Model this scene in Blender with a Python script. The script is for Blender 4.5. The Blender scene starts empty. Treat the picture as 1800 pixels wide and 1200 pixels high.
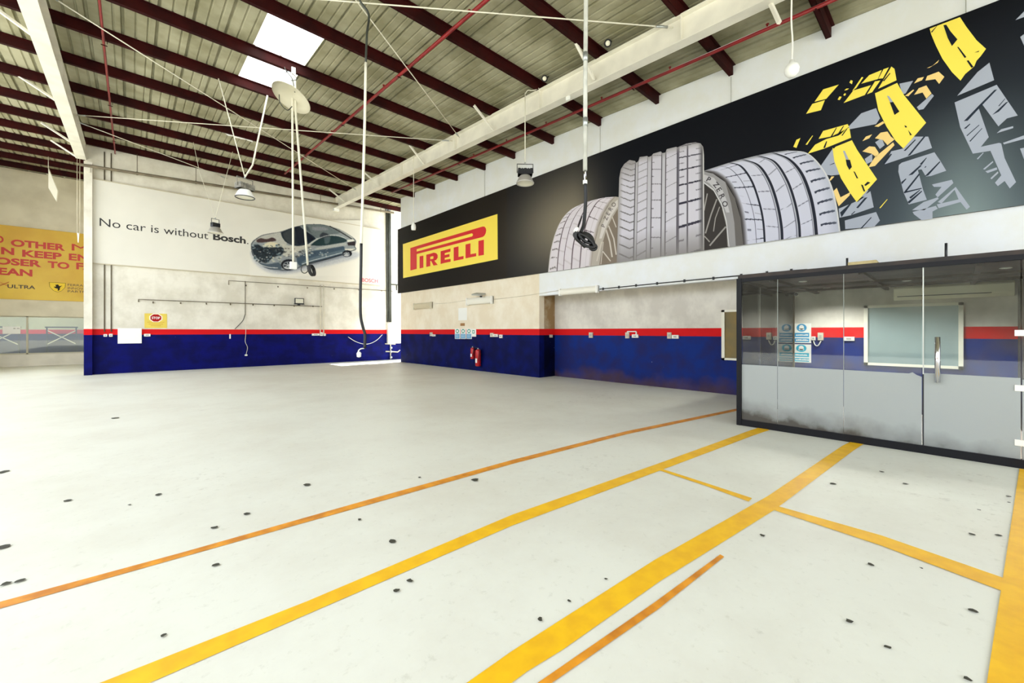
import bpy, bmesh, math, random
from mathutils import Vector, Matrix
random.seed(7)
SC = bpy.context.scene
COL = SC.collection

# ------------------------------------------------------------------ camera, sky, exposure
EYE = 1.55                      # lens height above the floor
FPX = 722.9                     # focal length in pixels of the 1800 px wide frame
HOR = 582.0                     # row of the horizon
TH = math.atan((900 - 230) / FPX)
cam = bpy.data.cameras.new('camera'); co = bpy.data.objects.new('camera', cam); COL.objects.link(co)
cam.sensor_fit = 'HORIZONTAL'; cam.sensor_width = 36.0; cam.lens = 36.0 * FPX / 1800
cam.shift_y = (HOR - 600) / 1800
cam.clip_start = 0.05; cam.clip_end = 300
co.location = (0, 0, EYE); co.rotation_euler = (math.pi / 2, 0, -TH)
SC.camera = co

SC.view_settings.view_transform = 'Standard'
SC.view_settings.look = 'None'
SC.view_settings.gamma = 1.0
SC.view_settings.use_curve_mapping = False
SC.view_settings.exposure = 1.28
SC.cycles.use_denoising = True
SC.cycles.max_bounces = 10
SC.cycles.diffuse_bounces = 6
SC.cycles.glossy_bounces = 4
SC.cycles.transparent_max_bounces = 16
SC.cycles.caustics_reflective = False
SC.cycles.caustics_refractive = False
SC.cycles.sample_clamp_indirect = 6.0

wd = bpy.data.worlds.new('sky'); SC.world = wd; wd.use_nodes = True
bg = wd.node_tree.nodes['Background']
bg.inputs[0].default_value = (0.88, 0.95, 1.04, 1)
bg.inputs[1].default_value = 1.6


sun = bpy.data.lights.new('sun', 'SUN'); sun.energy = 7.0; sun.angle = 0.01; sun.color = (1, .985, .96)
so = bpy.data.objects.new('sun', sun); COL.objects.link(so); so.location = (20, 0, 30)
so.rotation_euler = Vector((-0.45, -0.1, -0.88)).to_track_quat('-Z', 'Y').to_euler()

# ------------------------------------------------------------------ pixel rays onto real planes
FW = Vector((math.sin(TH), math.cos(TH), 0)); RT = Vector((math.cos(TH), -math.sin(TH), 0)); UP = Vector((0, 0, 1))
CAMP = Vector((0, 0, EYE))
def ray(x, y): return FW * FPX + RT * (x - 900) + UP * (HOR - y)
def onp(x, y, ax, v):
    r = ray(x, y); return CAMP + r * ((v - CAMP[ax]) / r[ax])
def PX(x, y, v): return onp(x, y, 0, v)
def PY(x, y, v): return onp(x, y, 1, v)
def PF(x, y, z=0.0): return onp(x, y, 2, z)
RS = 0.0445
def zp(Y): return 7.21 + RS * Y            # underside of the purlins
def zs(Y): return 7.42 + RS * Y            # underside of the roof sheet
def PR(x, y, z0=7.21):                     # point on a plane parallel to the roof
    r = ray(x, y); t = (z0 - EYE) / (r[2] - RS * r[1]); return CAMP + r * t

XR, XRC, YB, YL = 10.0, 10.78, 21.0, 28.0
WEND = 19.05                               # far end of the billboard wall

# ------------------------------------------------------------------ materials
def lin(c):
    c = c / 255.0
    return c / 12.92 if c <= 0.04045 else ((c + 0.055) / 1.055) ** 2.4
def rgb(c): return (lin(c[0]), lin(c[1]), lin(c[2]), 1)
MATS = {}
def mat(name, c, rough=0.6, metal=0.0, var=0.0, scale=3.0, c2=None, bump=0.0, spec=0.5, trans=0.0, emit=None):
    if name in MATS: return MATS[name]
    m = bpy.data.materials.new(name); m.use_nodes = True
    nt = m.node_tree; b = nt.nodes['Principled BSDF']
    b.inputs['Roughness'].default_value = rough; b.inputs['Metallic'].default_value = metal
    b.inputs['Specular IOR Level'].default_value = spec
    b.inputs['Base Color'].default_value = rgb(c)
    if c2 or var or bump:
        tc = nt.nodes.new('ShaderNodeNewGeometry')
        n = nt.nodes.new('ShaderNodeTexNoise'); n.inputs['Scale'].default_value = scale; n.inputs['Detail'].default_value = 6
        nt.links.new(tc.outputs['Position'], n.inputs['Vector'])
        cr = nt.nodes.new('ShaderNodeValToRGB')
        cc = c2 if c2 else tuple(max(0, v * (1 - var)) for v in c)
        cr.color_ramp.elements[0].position = 0.36; cr.color_ramp.elements[0].color = rgb(cc)
        cr.color_ramp.elements[1].position = 0.62; cr.color_ramp.elements[1].color = rgb(c)
        nt.links.new(n.outputs['Fac'], cr.inputs['Fac']); nt.links.new(cr.outputs['Color'], b.inputs['Base Color'])
        if bump:
            bp = nt.nodes.new('ShaderNodeBump'); bp.inputs['Strength'].default_value = bump; bp.inputs['Distance'].default_value = 0.02
            nt.links.new(n.outputs['Fac'], bp.inputs['Height']); nt.links.new(bp.outputs['Normal'], b.inputs['Normal'])
    MATS[name] = m
    return m

def nd(nt, t, **kw):
    n = nt.nodes.new(t)
    for k, v in kw.items(): setattr(n, k, v)
    return n
def ramp(nt, pts, interp='LINEAR'):
    r = nt.nodes.new('ShaderNodeValToRGB'); cr = r.color_ramp; cr.interpolation = interp
    while len(cr.elements) < len(pts): cr.elements.new(0.5)
    for e, (p, c) in zip(cr.elements, pts):
        e.position = p; e.color = c if len(c) == 4 else (*c, 1)
    return r
def mixc(nt, fac, a, b, mode='MIX'):
    m = nt.nodes.new('ShaderNodeMix'); m.data_type = 'RGBA'; m.blend_type = mode
    for s, v in ((m.inputs[0], fac), (m.inputs[6], a), (m.inputs[7], b)):
        if hasattr(v, 'is_linked') or hasattr(v, 'links'): nt.links.new(v, s)
        else: s.default_value = v
    return m.outputs[2]

def wall_paint(name, cream, dirt, blue, blue2, smudge=0.0, z_lo=1.42, z_hi=1.63, blocks=False):
    """cream wall over a red stripe and a blue dado, dirt and scuffs"""
    m = bpy.data.materials.new(name); m.use_nodes = True; nt = m.node_tree; b = nt.nodes['Principled BSDF']
    g = nd(nt, 'ShaderNodeNewGeometry'); sep = nd(nt, 'ShaderNodeSeparateXYZ'); nt.links.new(g.outputs['Position'], sep.inputs[0])
    mp = nd(nt, 'ShaderNodeMapping'); mp.inputs['Scale'].default_value = (1.0, 1.0, 0.85); nt.links.new(g.outputs['Position'], mp.inputs[0])
    n1 = nd(nt, 'ShaderNodeTexNoise'); n1.inputs['Scale'].default_value = 1.1; n1.inputs['Detail'].default_value = 8; n1.inputs['Roughness'].default_value = 0.65
    nt.links.new(mp.outputs[0], n1.inputs['Vector'])
    r1 = ramp(nt, [(0.42, rgb(dirt)), (0.62, rgb(cream))]); nt.links.new(n1.outputs['Fac'], r1.inputs[0])
    n2 = nd(nt, 'ShaderNodeTexNoise'); n2.inputs['Scale'].default_value = 2.0; n2.inputs['Detail'].default_value = 7
    nt.links.new(g.outputs['Position'], n2.inputs['Vector'])
    r2 = ramp(nt, [(0.4, rgb(blue2)), (0.62, rgb(blue))]); nt.links.new(n2.outputs['Fac'], r2.inputs[0])
    # chips of missing paint low on the dado
    v = nd(nt, 'ShaderNodeTexVoronoi'); v.inputs['Scale'].default_value = 5.0; nt.links.new(g.outputs['Position'], v.inputs['Vector'])
    rc = ramp(nt, [(0.0, (1, 1, 1)), (0.055, (1, 1, 1)), (0.075, (0, 0, 0))]); nt.links.new(v.outputs['Distance'], rc.inputs[0])
    n3 = nd(nt, 'ShaderNodeTexNoise'); n3.inputs['Scale'].default_value = 0.9; nt.links.new(g.outputs['Position'], n3.inputs['Vector'])
    r3 = ramp(nt, [(0.55, (0, 0, 0)), (0.66, (1, 1, 1))]); nt.links.new(n3.outputs['Fac'], r3.inputs[0])
    mu = nd(nt, 'ShaderNodeMath', operation='MULTIPLY'); nt.links.new(rc.outputs[0], mu.inputs[0]); nt.links.new(r3.outputs[0], mu.inputs[1])
    mu2 = nd(nt, 'ShaderNodeMath', operation='MULTIPLY'); nt.links.new(mu.outputs[0], mu2.inputs[0]); mu2.inputs[1].default_value = 0.6
    bl = mixc(nt, mu2.outputs[0], r2.outputs[0], rgb((150, 160, 185)))
    if smudge:
        n4 = nd(nt, 'ShaderNodeTexNoise'); n4.inputs['Scale'].default_value = 1.6; n4.inputs['Detail'].default_value = 6; nt.links.new(g.outputs['Position'], n4.inputs['Vector'])
        ad = nd(nt, 'ShaderNodeMath', operation='MULTIPLY_ADD'); nt.links.new(sep.outputs[2], ad.inputs[0]); ad.inputs[1].default_value = -1.1; ad.inputs[2].default_value = 0.55
        su = nd(nt, 'ShaderNodeMath', operation='ADD'); nt.links.new(ad.outputs[0], su.inputs[0]); nt.links.new(n4.outputs['Fac'], su.inputs[1])
        r4 = ramp(nt, [(0.68, (0, 0, 0)), (0.98, (smudge,) * 3)]); nt.links.new(su.outputs[0], r4.inputs[0])
        bl = mixc(nt, r4.outputs[0], bl, rgb((92, 66, 44)))
    lo = nd(nt, 'ShaderNodeMath', operation='LESS_THAN'); nt.links.new(sep.outputs[2], lo.inputs[0]); lo.inputs[1].default_value = z_lo
    hi = nd(nt, 'ShaderNodeMath', operation='LESS_THAN'); nt.links.new(sep.outputs[2], hi.inputs[0]); hi.inputs[1].default_value = z_hi
    up = mixc(nt, hi.outputs[0], r1.outputs[0], rgb((212, 22, 26)))
    fin = mixc(nt, lo.outputs[0], up, bl)
    nt.links.new(fin, b.inputs['Base Color'])
    rr = nd(nt, 'ShaderNodeMath', operation='MULTIPLY_ADD'); nt.links.new(hi.outputs[0], rr.inputs[0]); rr.inputs[1].default_value = -0.2; rr.inputs[2].default_value = 0.8
    nt.links.new(rr.outputs[0], b.inputs['Roughness'])
    b.inputs['Specular IOR Level'].default_value = 0.12
    bp = nd(nt, 'ShaderNodeBump'); bp.inputs['Strength'].default_value = 0.15; bp.inputs['Distance'].default_value = 0.01
    if blocks:
        br = nd(nt, 'ShaderNodeTexBrick'); br.inputs['Scale'].default_value = 1.0; br.inputs['Brick Width'].default_value = 0.45; br.inputs['Row Height'].default_value = 0.22
        br.inputs['Mortar Size'].default_value = 0.012; br.inputs['Color1'].default_value = (1, 1, 1, 1); br.inputs['Color2'].default_value = (1, 1, 1, 1); br.inputs['Mortar'].default_value = (0, 0, 0, 1)
        cb = nd(nt, 'ShaderNodeCombineXYZ'); nt.links.new(sep.outputs[0], cb.inputs[0]); nt.links.new(sep.outputs[2], cb.inputs[1]); nt.links.new(cb.outputs[0], br.inputs['Vector'])
        nt.links.new(br.outputs['Color'], bp.inputs['Height']); bp.inputs['Strength'].default_value = 0.35
    else:
        nt.links.new(n1.outputs['Fac'], bp.inputs['Height'])
    nt.links.new(bp.outputs[0], b.inputs['Normal'])
    MATS[name] = m
    return m

def floor_mat():
    m = bpy.data.materials.new('painted_concrete'); m.use_nodes = True; nt = m.node_tree; b = nt.nodes['Principled BSDF']
    g = nd(nt, 'ShaderNodeNewGeometry')
    n1 = nd(nt, 'ShaderNodeTexNoise'); n1.inputs['Scale'].default_value = 0.5; n1.inputs['Detail'].default_value = 9; n1.inputs['Roughness'].default_value = 0.7
    nt.links.new(g.outputs['Position'], n1.inputs['Vector'])
    r1 = ramp(nt, [(0.36, rgb((210, 207, 192))), (0.56, rgb((219, 218, 204)))]); nt.links.new(n1.outputs['Fac'], r1.inputs[0])
    n2 = nd(nt, 'ShaderNodeTexNoise'); n2.inputs['Scale'].default_value = 14; n2.inputs['Detail'].default_value = 6; n2.inputs['Roughness'].default_value = 0.7
    nt.links.new(g.outputs['Position'], n2.inputs['Vector'])
    r2 = ramp(nt, [(0.28, (0.74, 0.73, 0.69)), (0.42, (1, 1, 1))]); nt.links.new(n2.outputs['Fac'], r2.inputs[0])
    c = mixc(nt, 0.6, r1.outputs[0], r2.outputs[0], 'MULTIPLY')
    # grey scuffs in patches
    n3 = nd(nt, 'ShaderNodeTexNoise'); n3.inputs['Scale'].default_value = 0.27; n3.inputs['Detail'].default_value = 4; nt.links.new(g.outputs['Position'], n3.inputs['Vector'])
    r3 = ramp(nt, [(0.52, (0, 0, 0)), (0.7, (1, 1, 1))]); nt.links.new(n3.outputs['Fac'], r3.inputs[0])
    n4 = nd(nt, 'ShaderNodeTexNoise'); n4.inputs['Scale'].default_value = 6.5; n4.inputs['Detail'].default_value = 8; n4.inputs['Roughness'].default_value = 0.75; nt.links.new(g.outputs['Position'], n4.inputs['Vector'])
    r4 = ramp(nt, [(0.56, (0, 0, 0)), (0.66, (1, 1, 1))]); nt.links.new(n4.outputs['Fac'], r4.inputs[0])
    mu = nd(nt, 'ShaderNodeMath', operation='MULTIPLY'); nt.links.new(r3.outputs[0], mu.inputs[0]); nt.links.new(r4.outputs[0], mu.inputs[1])
    mu2 = nd(nt, 'ShaderNodeMath', operation='MULTIPLY'); nt.links.new(mu.outputs[0], mu2.inputs[0]); mu2.inputs[1].default_value = 0.62
    c = mixc(nt, mu2.outputs[0], c, rgb((150, 142, 122)))
    nt.links.new(c, b.inputs['Base Color'])
    b.inputs['Roughness'].default_value = 0.45; b.inputs['Specular IOR Level'].default_value = 0.3
    return m

def vcol_mat(name, rough=0.55, spec=0.12):
    m = bpy.data.materials.new(name); m.use_nodes = True; nt = m.node_tree; b = nt.nodes['Principled BSDF']
    a = nd(nt, 'ShaderNodeAttribute', attribute_name='Col'); nt.links.new(a.outputs['Color'], b.inputs['Base Color'])
    b.inputs['Roughness'].default_value = rough; b.inputs['Specular IOR Level'].default_value = spec
    MATS[name] = m
    return m

def glass_mat(name, tint=(0.9, 0.93, 0.92), gloss=0.09, haze=0.0):
    m = bpy.data.materials.new(name); m.use_nodes = True; nt = m.node_tree
    for n in list(nt.nodes): nt.nodes.remove(n)
    out = nd(nt, 'ShaderNodeOutputMaterial'); tr = nd(nt, 'ShaderNodeBsdfTransparent'); tr.inputs[0].default_value = (*tint, 1)
    gl = nd(nt, 'ShaderNodeBsdfGlossy'); gl.inputs['Roughness'].default_value = 0.02
    fr = nd(nt, 'ShaderNodeFresnel'); fr.inputs['IOR'].default_value = 1.36
    mx = nd(nt, 'ShaderNodeMixShader'); ad = nd(nt, 'ShaderNodeMath', operation='ADD'); ad.use_clamp = True
    nt.links.new(fr.outputs[0], ad.inputs[0]); ad.inputs[1].default_value = gloss
    nt.links.new(ad.outputs[0], mx.inputs[0]); nt.links.new(tr.outputs[0], mx.inputs[1]); nt.links.new(gl.outputs[0], mx.inputs[2])
    last = mx.outputs[0]
    if haze:
        df = nd(nt, 'ShaderNodeBsdfDiffuse'); df.inputs[0].default_value = rgb((190, 190, 180)); m2 = nd(nt, 'ShaderNodeMixShader')
        n = nd(nt, 'ShaderNodeTexNoise'); n.inputs['Scale'].default_value = 3.5; n.inputs['Detail'].default_value = 8; g = nd(nt, 'ShaderNodeNewGeometry'); nt.links.new(g.outputs['Position'], n.inputs['Vector'])
        r = ramp(nt, [(0.42, (0, 0, 0)), (0.7, (haze * 2,) * 3)]); nt.links.new(n.outputs['Fac'], r.inputs[0])
        nt.links.new(r.outputs[0], m2.inputs[0]); nt.links.new(last, m2.inputs[1]); nt.links.new(df.outputs[0], m2.inputs[2]); last = m2.outputs[0]
    nt.links.new(last, out.inputs[0]); MATS[name] = m
    return m

def translucent_mat(name, c, amount=0.8):
    m = bpy.data.materials.new(name); m.use_nodes = True; nt = m.node_tree
    for n in list(nt.nodes): nt.nodes.remove(n)
    out = nd(nt, 'ShaderNodeOutputMaterial'); t = nd(nt, 'ShaderNodeBsdfTranslucent'); t.inputs[0].default_value = rgb(c)
    d = nd(nt, 'ShaderNodeBsdfDiffuse'); d.inputs[0].default_value = rgb(c); mx = nd(nt, 'ShaderNodeMixShader'); mx.inputs[0].default_value = amount
    nt.links.new(d.outputs[0], mx.inputs[1]); nt.links.new(t.outputs[0], mx.inputs[2]); nt.links.new(mx.outputs[0], out.inputs[0])
    MATS[name] = m
    return m

def film_mat():
    """frosted film with grime rubbed into its lower edge"""
    m = bpy.data.materials.new('frosted_film'); m.use_nodes = True; nt = m.node_tree; b = nt.nodes['Principled BSDF']
    g = nd(nt, 'ShaderNodeNewGeometry'); sep = nd(nt, 'ShaderNodeSeparateXYZ'); nt.links.new(g.outputs['Position'], sep.inputs[0])
    n = nd(nt, 'ShaderNodeTexNoise'); n.inputs['Scale'].default_value = 4.5; n.inputs['Detail'].default_value = 8; nt.links.new(g.outputs['Position'], n.inputs['Vector'])
    ad = nd(nt, 'ShaderNodeMath', operation='MULTIPLY_ADD'); nt.links.new(sep.outputs[2], ad.inputs[0]); ad.inputs[1].default_value = -1.7; ad.inputs[2].default_value = 0.74
    ay = nd(nt, 'ShaderNodeMath', operation='MULTIPLY_ADD'); nt.links.new(sep.outputs[1], ay.inputs[0]); ay.inputs[1].default_value = 0.13; nt.links.new(ad.outputs[0], ay.inputs[2])
    su = nd(nt, 'ShaderNodeMath', operation='MULTIPLY_ADD'); nt.links.new(n.outputs['Fac'], su.inputs[0]); su.inputs[1].default_value = .55; nt.links.new(ay.outputs[0], su.inputs[2])
    r = ramp(nt, [(0.5, (0, 0, 0)), (0.85, (0.42,) * 3), (1.1, (0.92,) * 3)]); nt.links.new(su.outputs[0], r.inputs[0])
    c = mixc(nt, r.outputs[0], rgb((158, 163, 162)), rgb((56, 48, 38)))
    nt.links.new(c, b.inputs['Base Color']); b.inputs['Roughness'].default_value = 0.4
    MATS['frosted_film'] = m
    return m

CREAM = mat('cream_steel', (232, 228, 214), 0.55, var=0.06, scale=2)
MAROON = mat('maroon_steel', (52, 5, 4), 0.7, var=0.3, scale=2.5, spec=0.15)
REDP = mat('red_pipe', (138, 14, 18), 0.45, var=0.2)
SHEET = mat('roof_sheet', (166, 162, 136), 0.7, c2=(134, 130, 102), scale=1.3, spec=.2)
BLACK = mat('black_metal', (22, 23, 28), 0.45)
RUBBER = mat('black_rubber', (20, 20, 22), 0.5)
DARKPIPE = mat('dark_pipe', (62, 66, 58), 0.5, var=0.25)
BROWNPIPE = mat('brown_conduit', (112, 100, 78), 0.6, var=0.2)
WHITEP = mat('white_plastic', (236, 234, 226), 0.4)
OFFW = mat('off_white_plastic', (214, 206, 184), 0.5, var=0.1)
GREYP = mat('grey_plastic', (172, 172, 164), 0.5)
STEEL = mat('galvanised_steel', (176, 180, 178), 0.35, metal=0.7)
CHROME = mat('chrome', (225, 225, 232), 0.12, metal=1.0)
ROPE = mat('white_rope', (228, 224, 206), 0.8)
YELP = mat('yellow_floor_paint', (238, 186, 12), 0.5, c2=(226, 170, 14), scale=7)
ORGP = mat('orange_floor_paint', (226, 150, 30), 0.5, c2=(190, 116, 26), scale=7)
PAPER = mat('white_paper', (240, 240, 234), 0.6)
FRAMEW = mat('white_frame', (238, 234, 218), 0.5)
DARKFRAME = mat('booth_frame', (12, 12, 18), 0.5, spec=.25)
SIGNW = mat('white_sign_board', (230, 226, 214), 0.07, var=0.03, scale=0.6)
INK = mat('black_ink', (34, 30, 26), 0.4)
REDINK = mat('red_ink', (196, 26, 34), 0.45)
BLUEINK = mat('blue_ink', (44, 150, 200), 0.45)
CYANINK = mat('cyan_ink', (40, 176, 206), 0.45)
GREENINK = mat('green_ink', (60, 150, 130), 0.45)
YELSIGN = mat('yellow_sign', (228, 200, 72), 0.45, var=0.04)
EXTRED = mat('extinguisher_red', (190, 22, 30), 0.3)
BROWNB = mat('brown_board', (134, 112, 58), 0.6, c2=(106, 98, 68), scale=1.6)
GLASSTINT = mat('window_tint', (142, 160, 162), 0.06, spec=0.8)
BOOTHTOP = mat('booth_soffit', (60, 46, 38), 0.6, var=0.5, scale=3)
LENS = mat('lamp_lens', (230, 226, 206), 0.25)
ALUM = mat('lamp_aluminium', (182, 178, 170), 0.4, metal=0.3)
FLOOR = floor_mat()
GLASS = glass_mat('clear_glass', gloss=0.02)
GLASSD = glass_mat('dirty_glass', gloss=0.0, haze=0.015)
GLASSL = glass_mat('tinted_glass', tint=(0.74, 0.78, 0.72), gloss=0.03)
FILM = film_mat()
PRINT = vcol_mat('printed_vinyl')
SKYL = translucent_mat('skylight_sheet', (250, 250, 248), 0.9)
PALE = translucent_mat('pale_sheeting', (232, 228, 214), 0.4)
WBACK = wall_paint('back_wall_paint', (231, 226, 212), (212, 206, 190), (2, 8, 98), (1, 4, 74), blocks=True)
WRIGHT = wall_paint('billboard_wall_paint', (238, 229, 210), (228, 215, 190), (2, 16, 88), (1, 9, 64))
WRECESS = wall_paint('recess_wall_paint', (226, 221, 210), (204, 198, 188), (14, 44, 122), (30, 36, 94), smudge=0.5)
WUPPER = wall_paint('upper_wall_paint', (231, 234, 238), (228, 229, 226), (16, 30, 110), (10, 20, 90))

# ------------------------------------------------------------------ mesh helpers
def tag(o, label=None, cat=None, group=None, kind=None):
    if label: o['label'] = label
    if cat: o['category'] = cat
    if group: o['group'] = group
    if kind: o['kind'] = kind
    return o
def thing(name, loc, label, cat, group=None):
    o = bpy.data.objects.new(name, None); o.empty_display_size = 0.1; COL.objects.link(o)
    o.location = loc
    return tag(o, label, cat, group)
def wloc(o):
    v = Vector((0, 0, 0))
    while o is not None: v += Vector(o.location); o = o.parent
    return v

class MB:
    def __init__(s): s.v = []; s.f = []; s.m = []; s.c = []; s.cur = 0; s.sm = []; s.smooth = False
    def mi(s, i): s.cur = i; return s
    def add(s, vs, fs, smooth=False):
        n = len(s.v); s.v += [Vector(p) for p in vs]
        for f in fs: s.f.append([n + i for i in f]); s.m.append(s.cur); s.sm.append(smooth)
        return s
    def box(s, a, b):
        x0, y0, z0 = [min(p, q) for p, q in zip(a, b)]; x1, y1, z1 = [max(p, q) for p, q in zip(a, b)]
        return s.add([(x0,y0,z0),(x1,y0,z0),(x1,y1,z0),(x0,y1,z0),(x0,y0,z1),(x1,y0,z1),(x1,y1,z1),(x0,y1,z1)],
                     [(0,3,2,1),(4,5,6,7),(0,1,5,4),(1,2,6,5),(2,3,7,6),(3,0,4,7)])
    def tube(s, pts, r, n=8, cap=True, r1=None):
        pts = [Vector(p) for p in pts]; k = len(pts)
        d0 = (pts[1] - pts[0]).normalized(); u = d0.cross(Vector((0, 0, 1)))
        if u.length < 1e-3: u = d0.cross(Vector((1, 0, 0)))
        u.normalize(); vs = []
        for i, p in enumerate(pts):
            if i == 0: d = pts[1] - pts[0]
            elif i == k - 1: d = pts[-1] - pts[-2]
            else: d = (pts[i+1] - p).normalized() + (p - pts[i-1]).normalized()
            if d.length < 1e-6: d = d0
            d = d.normalized(); u = (u - d * u.dot(d))
            if u.length < 1e-6: u = d.orthogonal()
            u.normalize(); w = d.cross(u)
            rr = r if r1 is None else r + (r1 - r) * i / (k - 1)
            for j in range(n):
                a = 2 * math.pi * j / n; vs.append(p + u * (rr * math.cos(a)) + w * (rr * math.sin(a)))
        fs = [(i*n + j, i*n + (j+1) % n, (i+1)*n + (j+1) % n, (i+1)*n + j) for i in range(k-1) for j in range(n)]
        s.add(vs, fs, True)
        if cap:
            b = len(s.v) - len(vs)
            s.f.append([b + j for j in range(n)][::-1]); s.m.append(s.cur); s.sm.append(False)
            s.f.append([b + (k-1)*n + j for j in range(n)]); s.m.append(s.cur); s.sm.append(False)
        return s
    def lathe(s, prof, c, axis=(0, 0, 1), n=24):
        """profile of (radius, height) spun about an axis through c"""
        a = Vector(axis).normalized(); u = a.orthogonal().normalized(); w = a.cross(u); c = Vector(c); vs = []
        for r, h in prof:
            for j in range(n):
                t = 2 * math.pi * j / n; vs.append(c + a * h + u * (r * math.cos(t)) + w * (r * math.sin(t)))
        fs = [(i*n + j, i*n + (j+1) % n, (i+1)*n + (j+1) % n, (i+1)*n + j) for i in range(len(prof)-1) for j in range(n)]
        return s.add(vs, fs, True)
    def poly(s, pts): return s.add(pts, [tuple(range(len(pts)))])
    def prism(s, pts, d):
        d = Vector(d); n = len(pts); p2 = [Vector(p) + d for p in pts]
        return s.add(list(pts) + p2, [tuple(range(n))[::-1], tuple(range(n, 2*n))] + [(i, (i+1) % n, n + (i+1) % n, n + i) for i in range(n)])
    def bar(s, a, b, w, h, up=(0, 0, 1)):
        """a straight bar of rectangular section"""
        a = Vector(a); b = Vector(b); d = (b - a).normalized(); u = Vector(up).cross(d)
        if u.length < 1e-4: u = Vector((1, 0, 0)).cross(d)
        u = u.normalized() * (w / 2); t = d.cross(u).normalized() * (h / 2)
        return s.add([a-u-t, a+u-t, a+u+t, a-u+t, b-u-t, b+u-t, b+u+t, b-u+t], [(0,3,2,1),(4,5,6,7),(0,1,5,4),(1,2,6,5),(2,3,7,6),(3,0,4,7)])
    def build(s, name, mats, parent=None, label=None, bevel=0, recalc=True):
        if not isinstance(mats, (list, tuple)): mats = [mats]
        me = bpy.data.meshes.new(name); off = wloc(parent) if parent else Vector((0, 0, 0))
        me.from_pydata([tuple(p - off) for p in s.v], [], s.f)
        for m in mats: me.materials.append(m)
        me.polygons.foreach_set('material_index', s.m); me.polygons.foreach_set('use_smooth', s.sm)
        if recalc:
            bm = bmesh.new(); bm.from_mesh(me); bmesh.ops.recalc_face_normals(bm, faces=bm.faces); bm.to_mesh(me); bm.free()
        me.update()
        o = bpy.data.objects.new(name, me); COL.objects.link(o)
        if parent: o.parent = parent
        if label: o['label'] = label
        if bevel:
            b = o.modifiers.new('bevel', 'BEVEL'); b.width = bevel; b.segments = 2; b.limit_method = 'ANGLE'
        return o

def one(mb, name, m, label, cat, group=None, bevel=0):
    return tag(mb.build(name, m, bevel=bevel), label, cat, group)
def struct(mb, name, m, parent=None, label=None):
    o = mb.build(name, m, parent)
    if not parent: o['kind'] = 'structure'
    if label: o['label'] = label
    return o
def spline(pts, k=6):
    """Catmull-Rom through points (any dimension, as Vectors)"""
    P = [Vector(p) for p in pts]; out = []
    for i in range(len(P) - 1):
        a = P[i-1] if i else P[0] * 2 - P[1]; b = P[i]; c = P[i+1]; d = P[i+2] if i + 2 < len(P) else P[-1] * 2 - P[-2]
        for j in range(k):
            t = j / k
            out.append(0.5 * ((2*b) + (c-a)*t + (2*a - 5*b + 4*c - d)*t*t + (3*b - a - 3*c + d)*t**3))
    out.append(P[-1]); return out

def grid_print(name, P, C, parent, m=None):
    """printed picture: a grid of points P[i][j] with colours C[i][j] (0-255)"""
    ni, nj = len(P), len(P[0]); off = wloc(parent)
    vs = [tuple(P[i][j] - off) for i in range(ni) for j in range(nj)]
    fs = [(i*nj + j, i*nj + j + 1, (i+1)*nj + j + 1, (i+1)*nj + j) for i in range(ni-1) for j in range(nj-1)]
    me = bpy.data.meshes.new(name); me.from_pydata(vs, [], fs); me.materials.append(m or PRINT)
    at = me.color_attributes.new('Col', 'FLOAT_COLOR', 'POINT'); flat = []
    for i in range(ni):
        for j in range(nj):
            c = C[i][j]; flat += [lin(max(0, min(255, c[0]))), lin(max(0, min(255, c[1]))), lin(max(0, min(255, c[2]))), 1.0]
    at.data.foreach_set('color', flat); me.update()
    o = bpy.data.objects.new(name, me); COL.objects.link(o); o.parent = parent
    return o

def text_mesh(body, bold=0.0):
    c = bpy.data.curves.new('txt', 'FONT'); c.body = body; c.size = 1.0; c.offset = bold; c.resolution_u = 4
    o = bpy.data.objects.new('txt', c); COL.objects.link(o)
    dg = bpy.context.evaluated_depsgraph_get(); me = bpy.data.meshes.new_from_object(o.evaluated_get(dg))
    COL.objects.unlink(o); bpy.data.objects.remove(o); bpy.data.curves.remove(c)
    vs = [Vector(v.co) for v in me.vertices]; fs = [tuple(p.vertices) for p in me.polygons]; bpy.data.meshes.remove(me)
    return vs, fs
def text_on(mb, body, o, u, v, w, h=None, bold=0.0):
    """lay text from corner o along u (unit), up v (unit), fitted to width w and height h"""
    vs, fs = text_mesh(body, bold)
    x0 = min(p.x for p in vs); x1 = max(p.x for p in vs); y0 = min(p.y for p in vs); y1 = max(p.y for p in vs)
    sx = w / (x1 - x0); sy = (h / (y1 - y0)) if h else sx
    o = Vector(o); u = Vector(u); v = Vector(v)
    mb.add([o + u * ((p.x - x0) * sx) + v * ((p.y - y0) * sy) for p in vs], fs)
    return mb

def words_on(names, body, o, u, v, w, h, bold, m, parent, label=None):
    """one mesh per word: text fitted as a whole, then parted at the wide gaps"""
    vs, fs = text_mesh(body, bold)
    x0 = min(p.x for p in vs); x1 = max(p.x for p in vs); y0 = min(p.y for p in vs); y1 = max(p.y for p in vs)
    iv = sorted((min(vs[i].x for i in f), max(vs[i].x for i in f)) for f in fs); cl = []
    for a, b in iv:
        if cl and a - cl[-1][1] < .17: cl[-1][1] = max(cl[-1][1], b)
        else: cl.append([a, b])
    o = Vector(o); u = Vector(u); v = Vector(v)
    for a, b in cl:
        mb = MB(); P = [o + u * ((p.x - x0) * w / (x1 - x0)) + v * ((p.y - y0) * h / (y1 - y0)) for p in vs]
        F = [f for f in fs if a - 1e-4 <= vs[f[0]].x <= b + 1e-4]; used = sorted({i for f in F for i in f}); ix = {i: k for k, i in enumerate(used)}
        mb.add([P[i] for i in used], [[ix[i] for i in f] for f in F]); mb.build(names, m, parent, label)

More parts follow.
